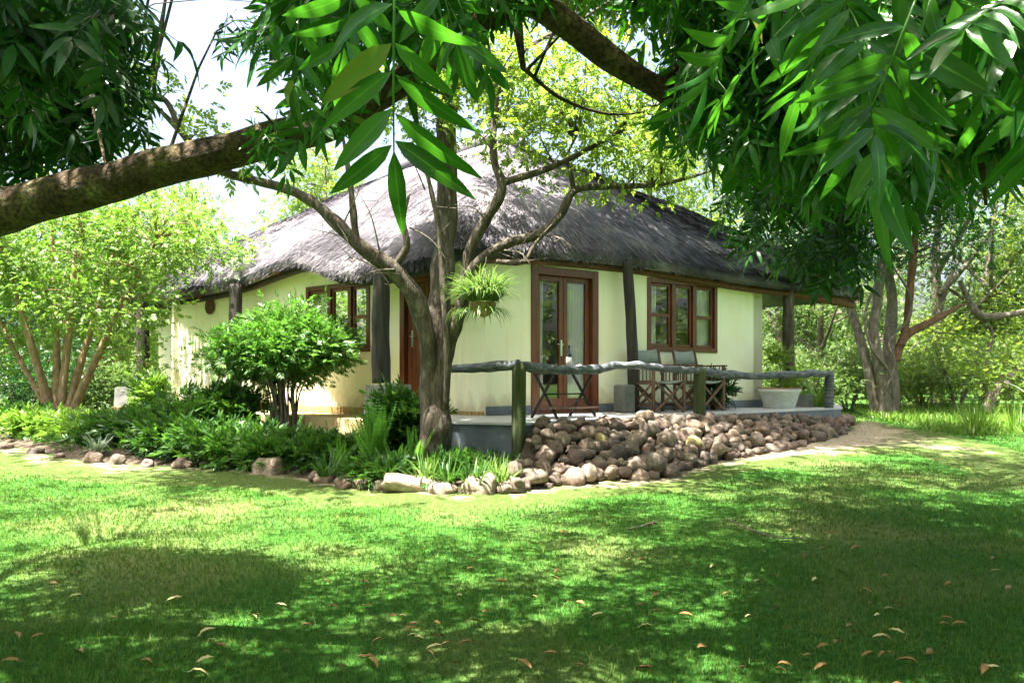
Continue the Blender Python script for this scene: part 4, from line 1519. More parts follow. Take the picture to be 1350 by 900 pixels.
def blades(n, base_r, lmin, lmax, wd, arch, seg=6, up=0.9, seed=0, lean=(0, 0)):
    """strap leaves that rise from a base and arch over"""
    r_ = np.random.default_rng(seed)
    V, Fc = [], []
    o = 0
    for _ in range(n):
        az = r_.uniform(0, 2 * math.pi)
        L = r_.uniform(lmin, lmax)
        rad = base_r * math.sqrt(r_.random())
        p_ = np.array([rad * math.cos(az), rad * math.sin(az), 0.0])
        el = r_.uniform(up * 0.45, up * 1.0) * math.pi / 2
        az += r_.normal(0, 0.5)
        d_ = np.array([math.cos(az) * math.cos(el) + lean[0], math.sin(az) * math.cos(el) + lean[1], math.sin(el)])
        w_ = wd * r_.uniform(0.7, 1.3)
        for i in range(seg + 1):
            t = i / seg
            sd_ = np.cross(d_, [0, 0, 1.0])
            sd_ /= np.linalg.norm(sd_) + 1e-9
            ww = w_ * (1 - t ** 2.2) * (0.6 + 0.8 * min(1, t * 3)) * 0.6
            V += [p_ - sd_ * ww, p_ + sd_ * ww]
            p_ = p_ + d_ * L / seg
            d_ = d_ + np.array([0, 0, -arch * (0.4 + t) * r_.uniform(0.7, 1.3) / seg * 3])
            d_ /= np.linalg.norm(d_)
        for i in range(seg):
            a = o + 2 * i
            Fc.append((a, a + 1, a + 3, a + 2))
        o += 2 * (seg + 1)
    return np.array(V), np.array(Fc)


V, Fc = blades(460, 0.15, 0.22, 0.50, 0.009, 0.85, 8, 0.85, 3)
V[:, 2] += 0.06
local(fast_mesh('foliage', V, Fc, M['leaf_spider']), hb)
V, Fc = blades(110, 0.15, 0.18, 0.40, 0.008, 1.1, 7, 0.2, 5)
V[:, 2] -= 0.02
V[:, 0] -= 0.03
local(fast_mesh('runners', V, Fc, M['leaf_spider']), hb)

# ------------------------------------------------------------------ foreground tree: arching limb with compound leaves overhead
fg = empty('foreground_tree', (-3.35, 3.1, 0), 'large tree with a thick limb arching across the top and hanging compound leaves', 'tree')
_, fs1 = limb(fg, [Vector((-3.35, 3.1, -0.1)), Vector((-3.32, 3.1, 0.5)), Vector((-3.28, 3.1, 1.2)), Vector((-3.25, 3.0, 2.2)), Vector((-3.1, 2.7, 3.3)), Vector((-2.6, 2.0, 4.3)), Vector((-1.8, 1.2, 5.1)), Vector((-0.8, 0.6, 5.6))],
              [0.34, 0.27, 0.25, 0.22, 0.19, 0.15, 0.10, 0.05], M['limb_bark'], 'trunk', 60, 18, 0.22, 2, 3)
_, fs2 = limb(fg, [Vector((-3.27, 3.1, 1.15)), at(-250, 330, 3.15), at(-120, 312, 3.12), at(0, 280, 3.08), at(80, 258, 3.05), at(200, 226, 3.0), at(320, 194, 2.95), at(430, 165, 2.9), at(500, 128, 2.88), at(560, 85, 2.86), at(620, 40, 2.85), at(690, 4, 2.85), at(740, 28, 2.86), at(800, 74, 2.9), at(870, 118, 2.95), at(960, 160, 3.1), at(1060, 195, 3.3), at(1150, 260, 3.5)],
              [0.14, 0.105, 0.097, 0.090, 0.083, 0.075, 0.068, 0.060, 0.054, 0.050, 0.048, 0.049, 0.052, 0.049, 0.044, 0.040, 0.028, 0.015], M['limb_bark'], 'limb', 150, 20, 0.17, 12, 6)
fgsk = list(fs1[25:]) + list(fs2[40:])
for k, (pts, rr) in enumerate([
        ([(432, 160, 2.9), (438, 130, 2.85), (452, 100, 2.8), (470, 40, 2.7), (480, -60, 2.6)], [0.035, 0.03, 0.024, 0.02, 0.012]),
        ([(690, 4, 2.85), (760, -40, 2.7), (900, -60, 2.6), (1050, -20, 2.6), (1200, 30, 2.7), (1320, 60, 2.9)], [0.05, 0.045, 0.04, 0.035, 0.028, 0.015]),
        ([(870, 118, 2.95), (930, 60, 3.2), (1010, 10, 3.5), (1120, -40, 3.8)], [0.035, 0.03, 0.024, 0.012]),
        ([(1200, 30, 2.7), (1260, 120, 2.8), (1290, 200, 2.9), (1300, 270, 3.0)], [0.025, 0.02, 0.014, 0.006]),
        ([(560, 85, 2.86), (520, 20, 2.4), (500, -80, 2.0), (520, -200, 1.6)], [0.03, 0.024, 0.018, 0.01]),
        ([(690, 90, 3.2), (740, 130, 3.3), (800, 150, 3.4), (850, 148, 3.5)], [0.01, 0.008, 0.006, 0.003])]):
    _, s_ = limb(fg, pts, rr, M['limb_bark'], 'branch', 26, 9, 0.2, 60 + k, 7)
    fgsk += list(s_)
# further branches above the frame that carry the shade
for k, pts in enumerate([[(-0.8, 0.6, 5.6), (0.8, 1.2, 5.9), (2.4, 2.4, 6.0), (4.2, 3.6, 6.1)], [(-2.6, 2.0, 4.3), (-2.2, 0.0, 4.9), (-1.6, -1.8, 5.2)], [(0.8, 1.2, 5.9), (1.4, 3.2, 5.9), (2.0, 5.2, 6.0), (3.2, 6.6, 6.2)],
                         [(-0.8, 0.6, 5.6), (0.6, -1.0, 5.4), (2.4, -1.6, 5.2)], [(2.4, 2.4, 6.0), (4.0, 1.2, 5.6), (5.6, 0.8, 5.2)], [(-3.2, 3.0, 2.6), (-3.6, 3.7, 3.0), (-3.7, 4.4, 3.2), (-3.3, 5.0, 3.1)]]):
    _, s_ = limb(fg, [Vector(p_) for p_ in pts], [0.07, 0.05, 0.035, 0.015][:len(pts)], M['limb_bark'], 'branch', 24, 8, 0.2, 80 + k, 3)
    fgsk += list(s_)
FGS = np.array([tuple(p_) for p_ in fgsk])


def spray(px0, px1, py0, py1, y0, y1, n, per, size, tpls, mat, lowfn=None, droop=-0.75, name='crown', tw=0.8):
    """clusters of compound leaves hanging from twig ends"""
    ends = []
    k = 0
    while len(ends) < n and k < n * 30:
        k += 1
        px, py, Y = random.uniform(px0, px1), random.uniform(py0, py1), random.uniform(y0, y1)
        if lowfn and py > lowfn(px):
            continue
        ends.append(np.array(at(px, py, Y)))
    ends = np.array(ends)
    pos = np.repeat(ends, per, axis=0) + RNG.normal(size=(len(ends) * per, 3)) * size * 0.16
    az = RNG.uniform(0, 2 * math.pi, len(pos))
    d = np.column_stack([np.cos(az) * 0.75, np.sin(az) * 0.75, np.full(len(pos), droop)])
    idx = RNG.integers(0, len(tpls), len(pos))
    parts = []
    for j, (tv, tf) in enumerate(tpls):
        s = idx == j
        if s.sum():
            parts.append(cloud(tv, tf, pos[s], rand_rots(int(s.sum()), d[s], 0.25, 0.75), size * RNG.uniform(0.7, 1.2, int(s.sum()))))
    V, Fc = merge(parts)
    o = fast_mesh(name, V, Fc, mat, fg, smooth=True)
    set_rib(o, [(tv, int((idx == j).sum())) for j, (tv, tf) in enumerate(tpls)])
    if tw:
        twigs(fg, FGS, ends, 0.008, M['limb_bark'], 'twigs', tw)
    return o


def low_right(px):
    return float(np.interp(px, [840, 880, 920, 980, 1050, 1120, 1200, 1260, 1350, 1420], [-70, 0, 90, 140, 175, 205, 200, 165, 140, 140]))


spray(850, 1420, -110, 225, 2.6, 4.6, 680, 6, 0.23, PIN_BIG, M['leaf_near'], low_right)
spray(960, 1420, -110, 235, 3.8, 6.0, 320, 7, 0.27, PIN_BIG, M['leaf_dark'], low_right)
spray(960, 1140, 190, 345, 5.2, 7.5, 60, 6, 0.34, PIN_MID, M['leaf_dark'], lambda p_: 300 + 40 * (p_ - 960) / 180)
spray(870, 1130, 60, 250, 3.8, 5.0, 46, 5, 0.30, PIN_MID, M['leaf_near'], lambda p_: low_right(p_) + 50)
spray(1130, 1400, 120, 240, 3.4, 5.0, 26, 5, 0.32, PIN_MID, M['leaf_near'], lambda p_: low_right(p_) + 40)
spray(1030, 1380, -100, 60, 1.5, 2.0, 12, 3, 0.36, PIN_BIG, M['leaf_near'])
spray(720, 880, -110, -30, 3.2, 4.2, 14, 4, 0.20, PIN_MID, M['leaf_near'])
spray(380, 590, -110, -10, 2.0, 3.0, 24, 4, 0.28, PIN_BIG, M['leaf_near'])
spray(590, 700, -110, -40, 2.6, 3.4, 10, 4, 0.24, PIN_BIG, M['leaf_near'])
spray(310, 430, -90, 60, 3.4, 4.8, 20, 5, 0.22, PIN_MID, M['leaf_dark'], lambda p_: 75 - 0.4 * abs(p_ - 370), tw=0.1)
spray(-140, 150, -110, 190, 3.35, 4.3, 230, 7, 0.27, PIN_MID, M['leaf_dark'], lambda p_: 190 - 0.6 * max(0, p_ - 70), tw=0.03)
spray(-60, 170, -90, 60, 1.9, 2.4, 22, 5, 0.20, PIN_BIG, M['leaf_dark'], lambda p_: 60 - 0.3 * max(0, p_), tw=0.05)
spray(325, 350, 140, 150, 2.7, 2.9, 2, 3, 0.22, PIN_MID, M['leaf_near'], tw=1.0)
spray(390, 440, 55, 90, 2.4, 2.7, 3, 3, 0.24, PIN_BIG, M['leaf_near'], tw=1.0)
# the near leaf in the middle and the ones at its side, placed one by one
hero, hero_t = [], []
for (px, py, Y, tx, ty, sc, roll, k) in ((521, -70, 1.05, 514, 200, 0.31, 0.0, 0), (480, -130, 1.3, 445, 120, 0.27, 0.25, 1), (560, -130, 1.3, 600, 80, 0.26, -0.3, 2), 
                                         (400, -30, 1.8, 375, 140, 0.28, -0.2, 4), (1015, -80, 1.2, 930, 170, 0.27, 1.45, 1), (1215, -20, 1.4, 1140, 190, 0.32, 0.3, 0), (1330, -60, 1.5, 1300, 130, 0.31, -0.2, 3)):
    a, b = np.array(at(px, py, Y)), np.array(at(tx, ty, Y + 0.05))
    tv, tf = PIN_BIG[k]
    hero.append((xform(tv, rot_to(b - a, roll, (0, -1, 0.25)), sc, a), tf))
    hero_t.append((tv, 1))
V, Fc = merge(hero)
set_rib(fast_mesh('near_leaves', V, Fc, M['leaf_near'], fg, True), hero_t)
mb = MB()
for (px, py, Y) in ((520, -60, 1.05), (480, -130, 1.3), (560, -130, 1.3), (1015, -80, 1.2), (1215, -20, 1.4), (1330, -60, 1.5), (400, -30, 1.8)):
    a = np.array(at(px, py, Y))
    j = np.linalg.norm(FGS - a - np.array([0, 0.2, 0.5]), axis=1).argmin()
    b = FGS[j]
    mb.tube([b, (a + b) / 2 + np.array([0, 0, 0.2]), a], [0.010, 0.007, 0.003], 5, 10, 0.1, px, 4)
mb.build('twigs', M['limb_bark'], fg, True)


def shade(blobs, n_cl, n_sp, cl_r, size, mat):  # unseen leaf clumps overhead, added to shade and dapple the lawn
    cc, pos, d = clumps(blobs, n_cl, n_sp, cl_r, 0.25)
    keep = pos[:, 2] > EYE + 0.56 * np.maximum(pos[:, 1], 0.0) + 0.15
    keep &= pos[:, 2] > 2.5
    pos, d = pos[keep], d[keep]
    d[:, 2] -= 0.5
    idx = RNG.integers(0, len(PIN_MID), len(pos))
    parts = [cloud(tv, tf, pos[idx == k], rand_rots(int((idx == k).sum()), d[idx == k], 0.4, 0.7), size * RNG.uniform(0.7, 1.25, int((idx == k).sum()))) for k, (tv, tf) in enumerate(PIN_MID)]
    V, Fc = merge(parts)
    fast_mesh('crown', V, Fc, mat, fg)
    kk = cc[cc[:, 2] > EYE + 0.56 * np.maximum(cc[:, 1], 0) + 0.3]
    twigs(fg, FGS, kk, 0.014, M['limb_bark'], 'twigs', 0.5)


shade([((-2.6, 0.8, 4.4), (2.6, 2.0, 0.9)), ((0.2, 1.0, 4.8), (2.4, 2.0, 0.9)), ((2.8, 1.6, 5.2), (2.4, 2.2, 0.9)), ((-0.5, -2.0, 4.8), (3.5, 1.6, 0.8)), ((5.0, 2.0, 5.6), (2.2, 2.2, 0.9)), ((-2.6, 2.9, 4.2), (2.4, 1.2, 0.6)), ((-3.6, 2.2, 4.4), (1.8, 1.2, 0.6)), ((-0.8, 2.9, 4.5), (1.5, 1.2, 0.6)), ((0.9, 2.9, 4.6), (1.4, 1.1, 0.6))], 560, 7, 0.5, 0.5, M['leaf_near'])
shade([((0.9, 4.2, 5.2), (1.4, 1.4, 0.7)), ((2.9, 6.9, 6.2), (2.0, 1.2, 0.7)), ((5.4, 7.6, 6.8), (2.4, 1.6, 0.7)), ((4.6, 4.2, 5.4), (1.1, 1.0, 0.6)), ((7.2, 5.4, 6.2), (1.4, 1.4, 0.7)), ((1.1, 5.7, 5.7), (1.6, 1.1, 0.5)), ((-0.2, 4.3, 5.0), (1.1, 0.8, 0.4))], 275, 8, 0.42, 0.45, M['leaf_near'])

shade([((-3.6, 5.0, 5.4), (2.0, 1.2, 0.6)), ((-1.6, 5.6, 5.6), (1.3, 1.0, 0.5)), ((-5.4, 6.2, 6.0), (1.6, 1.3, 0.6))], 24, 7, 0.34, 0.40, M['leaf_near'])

# ------------------------------------------------------------------ generic small-leaved trees and shrubs
def plant_tree(name, base, label, cat, stems, blobs, n_cl, n_sp, cl_r, size, lmat, bmat, tpls, group=None, flat=0.5, droop=-0.1, shell=0.55, tw=0.5, twr=0.018):
    t = empty(name, base, label, cat, group)
    pts = []
    for k, (path, rr) in enumerate(stems):
        P = [Vector(base) + Vector(p_) for p_ in path]
        mb = MB()
        mb.tube(P, rr, 10, 26, 0.22, k * 5 + base[0], 4)
        mb.build('trunk' if len(stems) == 1 or k == 0 else 'stem', bmat, t, True)
        pts += list(catmull(P, 26)[8:])
    bl = [((base[0] + c[0], base[1] + c[1], base[2] + c[2]), r_) for c, r_ in blobs]
    _, cc = crown(t, bl, n_cl, n_sp, cl_r, size, lmat, tpls, flat, droop, shell)
    if tw:
        twigs(t, pts, cc, twr, bmat, 'twigs', tw)
    return t


# left bush tree
b = gat(72, 568)
stems = []
for (dx, h, lean, r) in ((0.0, 3.6, -0.75, 0.085), (0.05, 4.0, -0.25, 0.08), (0.08, 4.2, 0.15, 0.075), (0.15, 3.8, 0.8, 0.075), (0.22, 3.4, 1.6, 0.08), (-0.06, 2.8, -1.3, 0.055), (0.1, 3.4, 0.45, 0.05)):
    dy = random.uniform(-0.5, 0.5)
    stems.append(([(dx, 0, -0.1), (dx + lean * 0.12, dy * 0.1, 0.5), (dx + lean * 0.45, dy * 0.5, h * 0.45), (dx + lean * 1.1, dy, h)], [r * 1.2, r, r * 0.75, r * 0.25]))
plant_tree('bushy_tree', tuple(b), 'many stemmed bright green tree at the left of the cottage', 'tree', stems,
           [((0.2, 0, 3.3), (2.1, 1.6, 1.1)), ((2.0, -0.3, 3.5), (1.5, 1.1, 0.8)), ((-1.2, -0.2, 2.9), (1.2, 1.2, 0.9)), ((1.1, -0.6, 2.2), (1.3, 0.9, 0.55)), ((-0.8, 0.3, 2.0), (0.9, 0.8, 0.5)), ((2.9, -0.2, 3.2), (0.8, 0.7, 0.45)), ((1.3, 0.3, 1.35), (0.55, 0.5, 0.4)), ((-1.2, 0.3, 1.3), (0.7, 0.5, 0.5))],
           380, 22, 0.24, 0.16, M['leaf_bush'], M['tan_bark'], SP, None, 0.55, -0.1, 0.5, 0.6, 0.016)
# round shrub before the left wall
b = gat(372, 590)
stems = []
for k in range(34):
    az = random.uniform(0, 2 * math.pi)
    ln = random.uniform(0.06, 0.27)
    stems.append(([(0.10 * math.cos(az), 0.10 * math.sin(az), -0.05), (0.17 * math.cos(az) + 0.02, 0.17 * math.sin(az), 0.4), (ln * math.cos(az) * 1.0, ln * math.sin(az), 0.85), (1.9 * ln * math.cos(az), 1.9 * ln * math.sin(az), 1.25)], [0.020, 0.016, 0.012, 0.005]))
plant_tree('round_shrub', tuple(b), 'dense round topped shrub on bundled bare stems before the left wall', 'shrub', stems,
           [((0.0, 0, 1.44), (0.85, 0.75, 0.46)), ((-0.55, -0.1, 1.38), (0.5, 0.5, 0.34)), ((0.62, 0, 1.48), (0.42, 0.5, 0.36)), ((0.1, 0, 1.75), (0.5, 0.5, 0.30))],
           330, 18, 0.115, 0.135, M['leaf_shrub'], M['pale_bark'], SP_LANCE, None, 0.5, 0.25, 0.55, 0.4, 0.008)

# vine-wrapped tree at the right
b = gat(1158, 549)
vt = empty('vine_tree', tuple(b), 'pale tree with vines twisted round its leaning trunks, right of the cottage', 'tree')
Yv = b.y
vsk = []
for k, (pts, rr, mt, nm) in enumerate([
        ([(1158, 552, 0), (1148, 500, 0), (1132, 440, 0.1), (1115, 385, 0.2), (1104, 330, 0.3), (1095, 250, 0.4), (1090, 150, 0.5)], [0.22, 0.17, 0.155, 0.15, 0.14, 0.11, 0.06], 'pale_bark', 'trunk'),
        ([(1168, 552, -0.1), (1162, 500, -0.15), (1152, 440, -0.1), (1156, 400, 0.0), (1163, 350, 0.0), (1175, 280, 0), (1180, 180, 0), (1190, 80, 0)], [0.22, 0.19, 0.17, 0.16, 0.17, 0.15, 0.11, 0.06], 'pale_bark', 'trunk'),
        ([(1176, 552, 0.3), (1176, 500, 0.35), (1172, 460, 0.4), (1176, 400, 0.4), (1168, 340, 0.4), (1150, 270, 0.4), (1140, 180, 0.4)], [0.25, 0.22, 0.21, 0.17, 0.15, 0.12, 0.07], 'pale_bark', 'trunk'),
        ([(1180, 470, 0.35), (1192, 445, 0.3), (1215, 430, 0.2), (1245, 415, 0.1), (1262, 405, 0.0), (1275, 400, -0.1)], [0.16, 0.15, 0.13, 0.10, 0.06, 0.03], 'red_bark', 'limb'),
        ([(1188, 450, 0.3), (1196, 420, 0.3), (1200, 380, 0.3), (1205, 330, 0.3), (1210, 270, 0.2), (1222, 190, 0.1)], [0.13, 0.12, 0.13, 0.12, 0.09, 0.05], 'red_bark', 'limb'),
        ([(1178, 520, -0.25), (1172, 490, -0.3), (1150, 460, -0.3), (1140, 420, -0.2), (1152, 380, -0.2), (1172, 345, -0.2), (1190, 330, 0.0)], [0.04, 0.045, 0.05, 0.045, 0.05, 0.04, 0.03], 'pale_bark', 'vine'),
        ([(1165, 515, -0.28), (1180, 480, -0.3), (1172, 455, -0.2), (1180, 440, 0.1), (1197, 420, 0.1), (1200, 390, 0.1), (1176, 350, -0.2)], [0.03, 0.035, 0.04, 0.04, 0.04, 0.04, 0.03], 'pale_bark', 'vine')]):
    P = [at(x, y, Yv + dy) for x, y, dy in pts]
    P[0].z -= 0.1
    mb = MB()
    mb.tube(P, [q_ * 0.68 for q_ in rr], 12, 44, 0.2, k * 9, 3)
    mb.build(nm, M[mt], vt, True)
    if nm != 'vine':
        vsk += list(catmull(P, 44)[20:])
bl = [(at(1120, 300, Yv - 0.6), (1.3, 0.8, 0.6)), (at(1250, 320, Yv), (1.2, 1.2, 0.7)), (at(1130, 200, Yv), (2.2, 2.0, 1.4)), (at(1220, 240, Yv), (1.8, 1.8, 1.0)), (at(1060, 250, Yv + 0.5), (1.2, 1.5, 0.9)), (at(1200, 90, Yv), (2.6, 2.4, 1.6)), (at(1140, 345, Yv - 0.3), (0.8, 0.6, 0.5))]
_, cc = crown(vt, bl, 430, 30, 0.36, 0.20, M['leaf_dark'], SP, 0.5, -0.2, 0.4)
twigs(vt, vsk, cc, 0.03, M['pale_bark'], 'twigs', 0.5)

# woodland trees right and behind, each a thing
def wood_tree(px, Y, h, w, label, lm='leaf_wood', dens=1.0, size=0.28, seed=0, low=0.25):
    rs = random.Random(seed)
    x = (px - 675) / F * Y
    base = (x, Y, float(gh(x, Y)))
    lean = rs.uniform(-0.8, 0.8)
    stems = [([(0, 0, -0.2), (lean * 0.2, 0, h * 0.25), (lean * 0.6, rs.uniform(-.5, .5), h * 0.55), (lean, 0, h * 0.9)], [h * 0.024, h * 0.019, h * 0.013, 0.02])]
    for _ in range(4):
        a = rs.uniform(0, 6.28)
        z = h * rs.uniform(0.2, 0.5)
        stems.append(([(lean * 0.3, 0, z), (lean * 0.3 + math.cos(a) * w * 0.3, math.sin(a) * w * 0.3, z + h * 0.12), (lean * 0.4 + math.cos(a) * w * 0.7, math.sin(a) * w * 0.7, z + h * rs.uniform(0.2, 0.35))], [h * 0.011, h * 0.008, 0.012]))
    blobs = []
    for _ in range(9):
        a = rs.uniform(0, 6.28)
        r_ = w * rs.uniform(0.25, 0.75)
        z = h * rs.uniform(low, 0.92)
        blobs.append(((math.cos(a) * r_, math.sin(a) * r_, z), (w * rs.uniform(0.32, 0.55), w * rs.uniform(0.32, 0.55), h * rs.uniform(0.08, 0.15))))
    return plant_tree('woodland_tree', base, label, 'tree', stems, blobs, int(150 * dens), 30, w * 0.15, size * 0.70, M[lm], M['pale_bark'], SP, 'woodland trees round the cottage', 0.5, -0.15, 0.35, 0.45, 0.03)


W = [
    (1035, 24, 6.5, 2.4, 'pale green tree seen through the gap beside the right post', 'leaf_wood', 1.0, 0.26, 0.08),
    (1085, 22, 5.5, 1.8, 'small woodland tree just behind the last railing post', 'leaf_wood', 0.8, 0.24, 0.06),
    (1235, 23, 8.5, 2.8, 'woodland tree behind the red limb of the vine tree', 'leaf_wood', 1.3, 0.28, 0.06),
    (1300, 23, 8.0, 2.4, 'leafy tree above the upright grass tuft', 'leaf_light', 1.2, 0.26, 0.08),
    (1400, 22, 9.0, 2.8, 'tree at the right edge of the clearing', 'leaf_wood', 1.0, 0.26, 0.12),
    (1180, 29, 10.0, 3.4, 'tall tree far behind the vine wrapped trunks', 'leaf_wood', 1.2, 0.34, 0.10),
    (1330, 30, 11.0, 3.6, 'tall tree far back at the right', 'leaf_wood', 1.2, 0.34, 0.12),
    (980, 31, 10.0, 3.4, 'tall tree behind the right end of the thatch', 'leaf_wood', 1.2, 0.34, 0.15),
    (860, 27, 10.0, 3.4, 'light green tree rising behind the thatched ridge', 'leaf_light', 1.1, 0.32, 0.4),
    (430, 27, 9.5, 2.4, 'thin tree behind the left slope of the thatch', 'leaf_light', 0.9, 0.30, 0.5),
    (110, 24, 12.0, 3.4, 'tree behind the many stemmed bush, left of the sky gap', 'leaf_wood', 1.1, 0.30, 0.25),
    (-40, 19, 9.0, 2.8, 'dark leafy tree at the left edge behind the bush', 'leaf_dark', 1.3, 0.30, 0.05),
    (25, 21, 5.0, 2.4, 'dark shrubby tree low at the left edge', 'leaf_dark', 1.2, 0.26, 0.05),
    (150, 25, 5.5, 2.6, 'bright low tree glimpsed between the bush stems', 'leaf_light', 1.0, 0.28, 0.06),
    (250, 36, 10.5, 3.0, 'feathery pale tree against the white sky', 'leaf_light', 1.1, 0.34, 0.45),
]
for i, (px, Y, h, w, lab, lm, dn, sz, low) in enumerate(W):
    wood_tree(px, Y, h, w, lab, lm, dn, sz, i + 3, low)
# understorey shrubs at the right
US = [(1065, 17.5, 1.3, 'small leafy shrub beyond the stone bank and last railing post'), (1118, 20, 1.5, 'green shrub left of the vine tree trunk'), (1215, 21, 1.5, 'shrub right of the vine tree trunk'), (1262, 20, 1.8, 'grey green bush below the red limb'),
      (1310, 22, 2.0, 'tangled bush behind the upright grass tuft'), (1365, 17, 1.9, 'bush at the right edge of the lawn'), (1160, 24, 1.8, 'low bush in the woodland behind the vine tree'), (1020, 21, 1.6, 'bush behind the whitewashed planter'),
      (30, 17, 1.7, 'dark bush at the left edge behind the border'), (130, 18, 1.2, 'sunlit low bush behind the many stemmed tree')]
for i, (px, Y, h, lab) in enumerate(US):
    x = (px - 675) / F * Y
    base = (x, Y, float(gh(x, Y)))
    stems = []
    for k in range(7):
        a = random.uniform(0, 6.28)
        stems.append(([(0.05 * math.cos(a), 0.05 * math.sin(a), -0.05), (0.25 * h * math.cos(a), 0.25 * h * math.sin(a), h * 0.5), (0.55 * h * math.cos(a), 0.55 * h * math.sin(a), h)], [0.022, 0.016, 0.006]))
    plant_tree('woodland_bush', base, lab, 'bush', stems, [((0, 0, h * 0.55), (h * 0.75, h * 0.6, h * 0.45)), ((0.4 * h, 0.1, h * 0.8), (h * 0.4, h * 0.4, h * 0.3)), ((-0.4 * h, 0, h * 0.6), (h * 0.45, h * 0.4, h * 0.35))],
               90, 22, 0.17 * h, 0.15, M['leaf_dark' if i in (8,) else ('leaf_light' if i % 3 == 2 else 'leaf_wood')], M['pale_bark'], SP, 'bushes at the edge of the woodland', 0.5, 0.0, 0.3, 0.3, 0.01)
# far woodland that closes the view
cc, pos, d = clumps([((x_, y_, z_), (5, 4, 3.8)) for x_, y_, z_ in ((4, 48, 2.5), (11, 44, 2.5), (18, 42, 2.8), (25, 40, 3), (32, 38, 3), (-14, 44, 2.5), (-22, 40, 2.5), (-30, 36, 3), (-6, 50, 2.5))], 900, 14, 0.9, 0.3)
V, Fc = merge([cloud(*SP[k], pos[k::4], rand_rots(len(pos[k::4]), d[k::4], 0.6, 0.5), 0.6) for k in range(4)])
tag(fast_mesh('far_woodland', V, Fc, M['leaf_wood']), 'pale green woodland closing the view far behind', 'woodland', kind='stuff')

P_ = []
for k in range(28):
    a = R(152 + k * 9.0)            # from the left round behind the camera to the right
    rr = 20 + 3 * math.sin(k * 2.3)
    P_.append(((rr * math.cos(a), 2 + rr * math.sin(a), 3.6 + 1.2 * math.sin(k * 1.7)), (2.6, 2.6, 3.4)))
cc, pos, d = clumps(P_, 1100, 8, 0.7, 0.3)
pos[:, 2] = np.maximum(pos[:, 2], 0.1)
V, Fc = merge([cloud(*SP[k], pos[k::4], rand_rots(len(pos[k::4]), d[k::4], 0.6, 0.5), 0.62) for k in range(4)])
tag(fast_mesh('garden_woodland', V, Fc, M['leaf_wood']), 'leafy woodland ringing the lawn opposite the cottage', 'woodland', kind='stuff')

# fallen branchy snag and stump at the right edge
sn = empty('fallen_snag', gat(1310, 548), 'grey leaning snag with a bare forked branch at the woodland edge', 'dead tree')
for k, (pts, rr) in enumerate([
        ([(1300, 545, 17), (1315, 515, 17), (1340, 490, 17.2), (1375, 470, 17.4)], [0.10, 0.16, 0.14, 0.1]),
        ([(1265, 370, 18.5), (1280, 400, 18.4), (1295, 417, 18.3), (1330, 415, 18.2), (1380, 405, 18.2)], [0.05, 0.08, 0.09, 0.08, 0.07]),
        ([(1295, 417, 18.3), (1308, 440, 18.3), (1302, 470, 18.3), (1296, 530, 18.4)], [0.05, 0.045, 0.05, 0.06])]):
    mb = MB()
    mb.tube([at(*p_) for p_ in pts], rr, 9, 24, 0.3, k * 4, 4)
    mb.build('trunk' if k == 0 else 'branch', M['pale_bark'], sn, True)

# ------------------------------------------------------------------ bed plants
def put(name, V, Fc, mat, loc, label, cat, group=None, rz=0.0, sc=1.0):
    o = fast_mesh(name, V, Fc, mat)
    o.location = loc
    o.rotation_euler = (0, 0, rz)
    o.scale = (sc, sc, sc)
    return tag(o, label, cat, group)


def fern_mesh(nf, L, seed, arch=0.35, up=0.95, wid=0.16):
    """sword fern: fronds with many small leaflets"""
    r_ = np.random.default_rng(seed)
    parts = []
    lv, lf = tpl_simple(0.22, 0.05, 0.05)
    for _ in range(nf):
        az = r_.uniform(0, 2 * math.pi)
        el = r_.uniform(up * 0.55, up) * math.pi / 2
        d_ = np.array([math.cos(az) * math.cos(el), math.sin(az) * math.cos(el), math.sin(el)])
        p_ = d_ * 0.02
        l_ = L * r_.uniform(0.65, 1.1)
        n_ = 24
        for i in range(n_):
            t = i / n_
            side = np.cross(d_, [0, 0, 1.0])
            side /= np.linalg.norm(side) + 1e-9
            ll = l_ * wid * (math.sin(math.pi * (0.12 + 0.86 * t)) ** 0.7)
            if i > 1:
                for s in (-1, 1):
                    parts.append((xform(lv, rot_to(side * s + d_ * 0.35, 0.0, np.cross(side, d_)), ll, p_), lf))
            p_ = p_ + d_ * l_ / n_
            d_ = d_ + np.array([0, 0, -arch * t * 3 / n_])
            d_ /= np.linalg.norm(d_)
    return merge(parts)


def bedz(x, y):
    return float(gh(x, y)) + 0.09


for i, (px, py, Y, L, nf, lab) in enumerate([
        (493, 582, 8.6, 0.85, 16, 'tall sword fern rising against the pale post base'), (520, 590, 8.3, 0.42, 10, 'short upright fern right of the tall fern'), (548, 592, 8.2, 0.5, 7, 'small fern at the left foot of the trunk'),
        (604, 605, 8.2, 0.40, 7, 'small fern at the right foot of the trunk'), (447, 600, 8.7, 0.4, 9, 'low fern left of the tall fern')]):
    V, Fc = fern_mesh(nf, L, i + 2, 0.25, 0.98, 0.13)
    x = (px - 675) / F * Y
    put('fern', V, Fc, M['leaf_fern'], (x, Y, bedz(x, Y)), lab, 'fern', 'ferns in the flower bed')

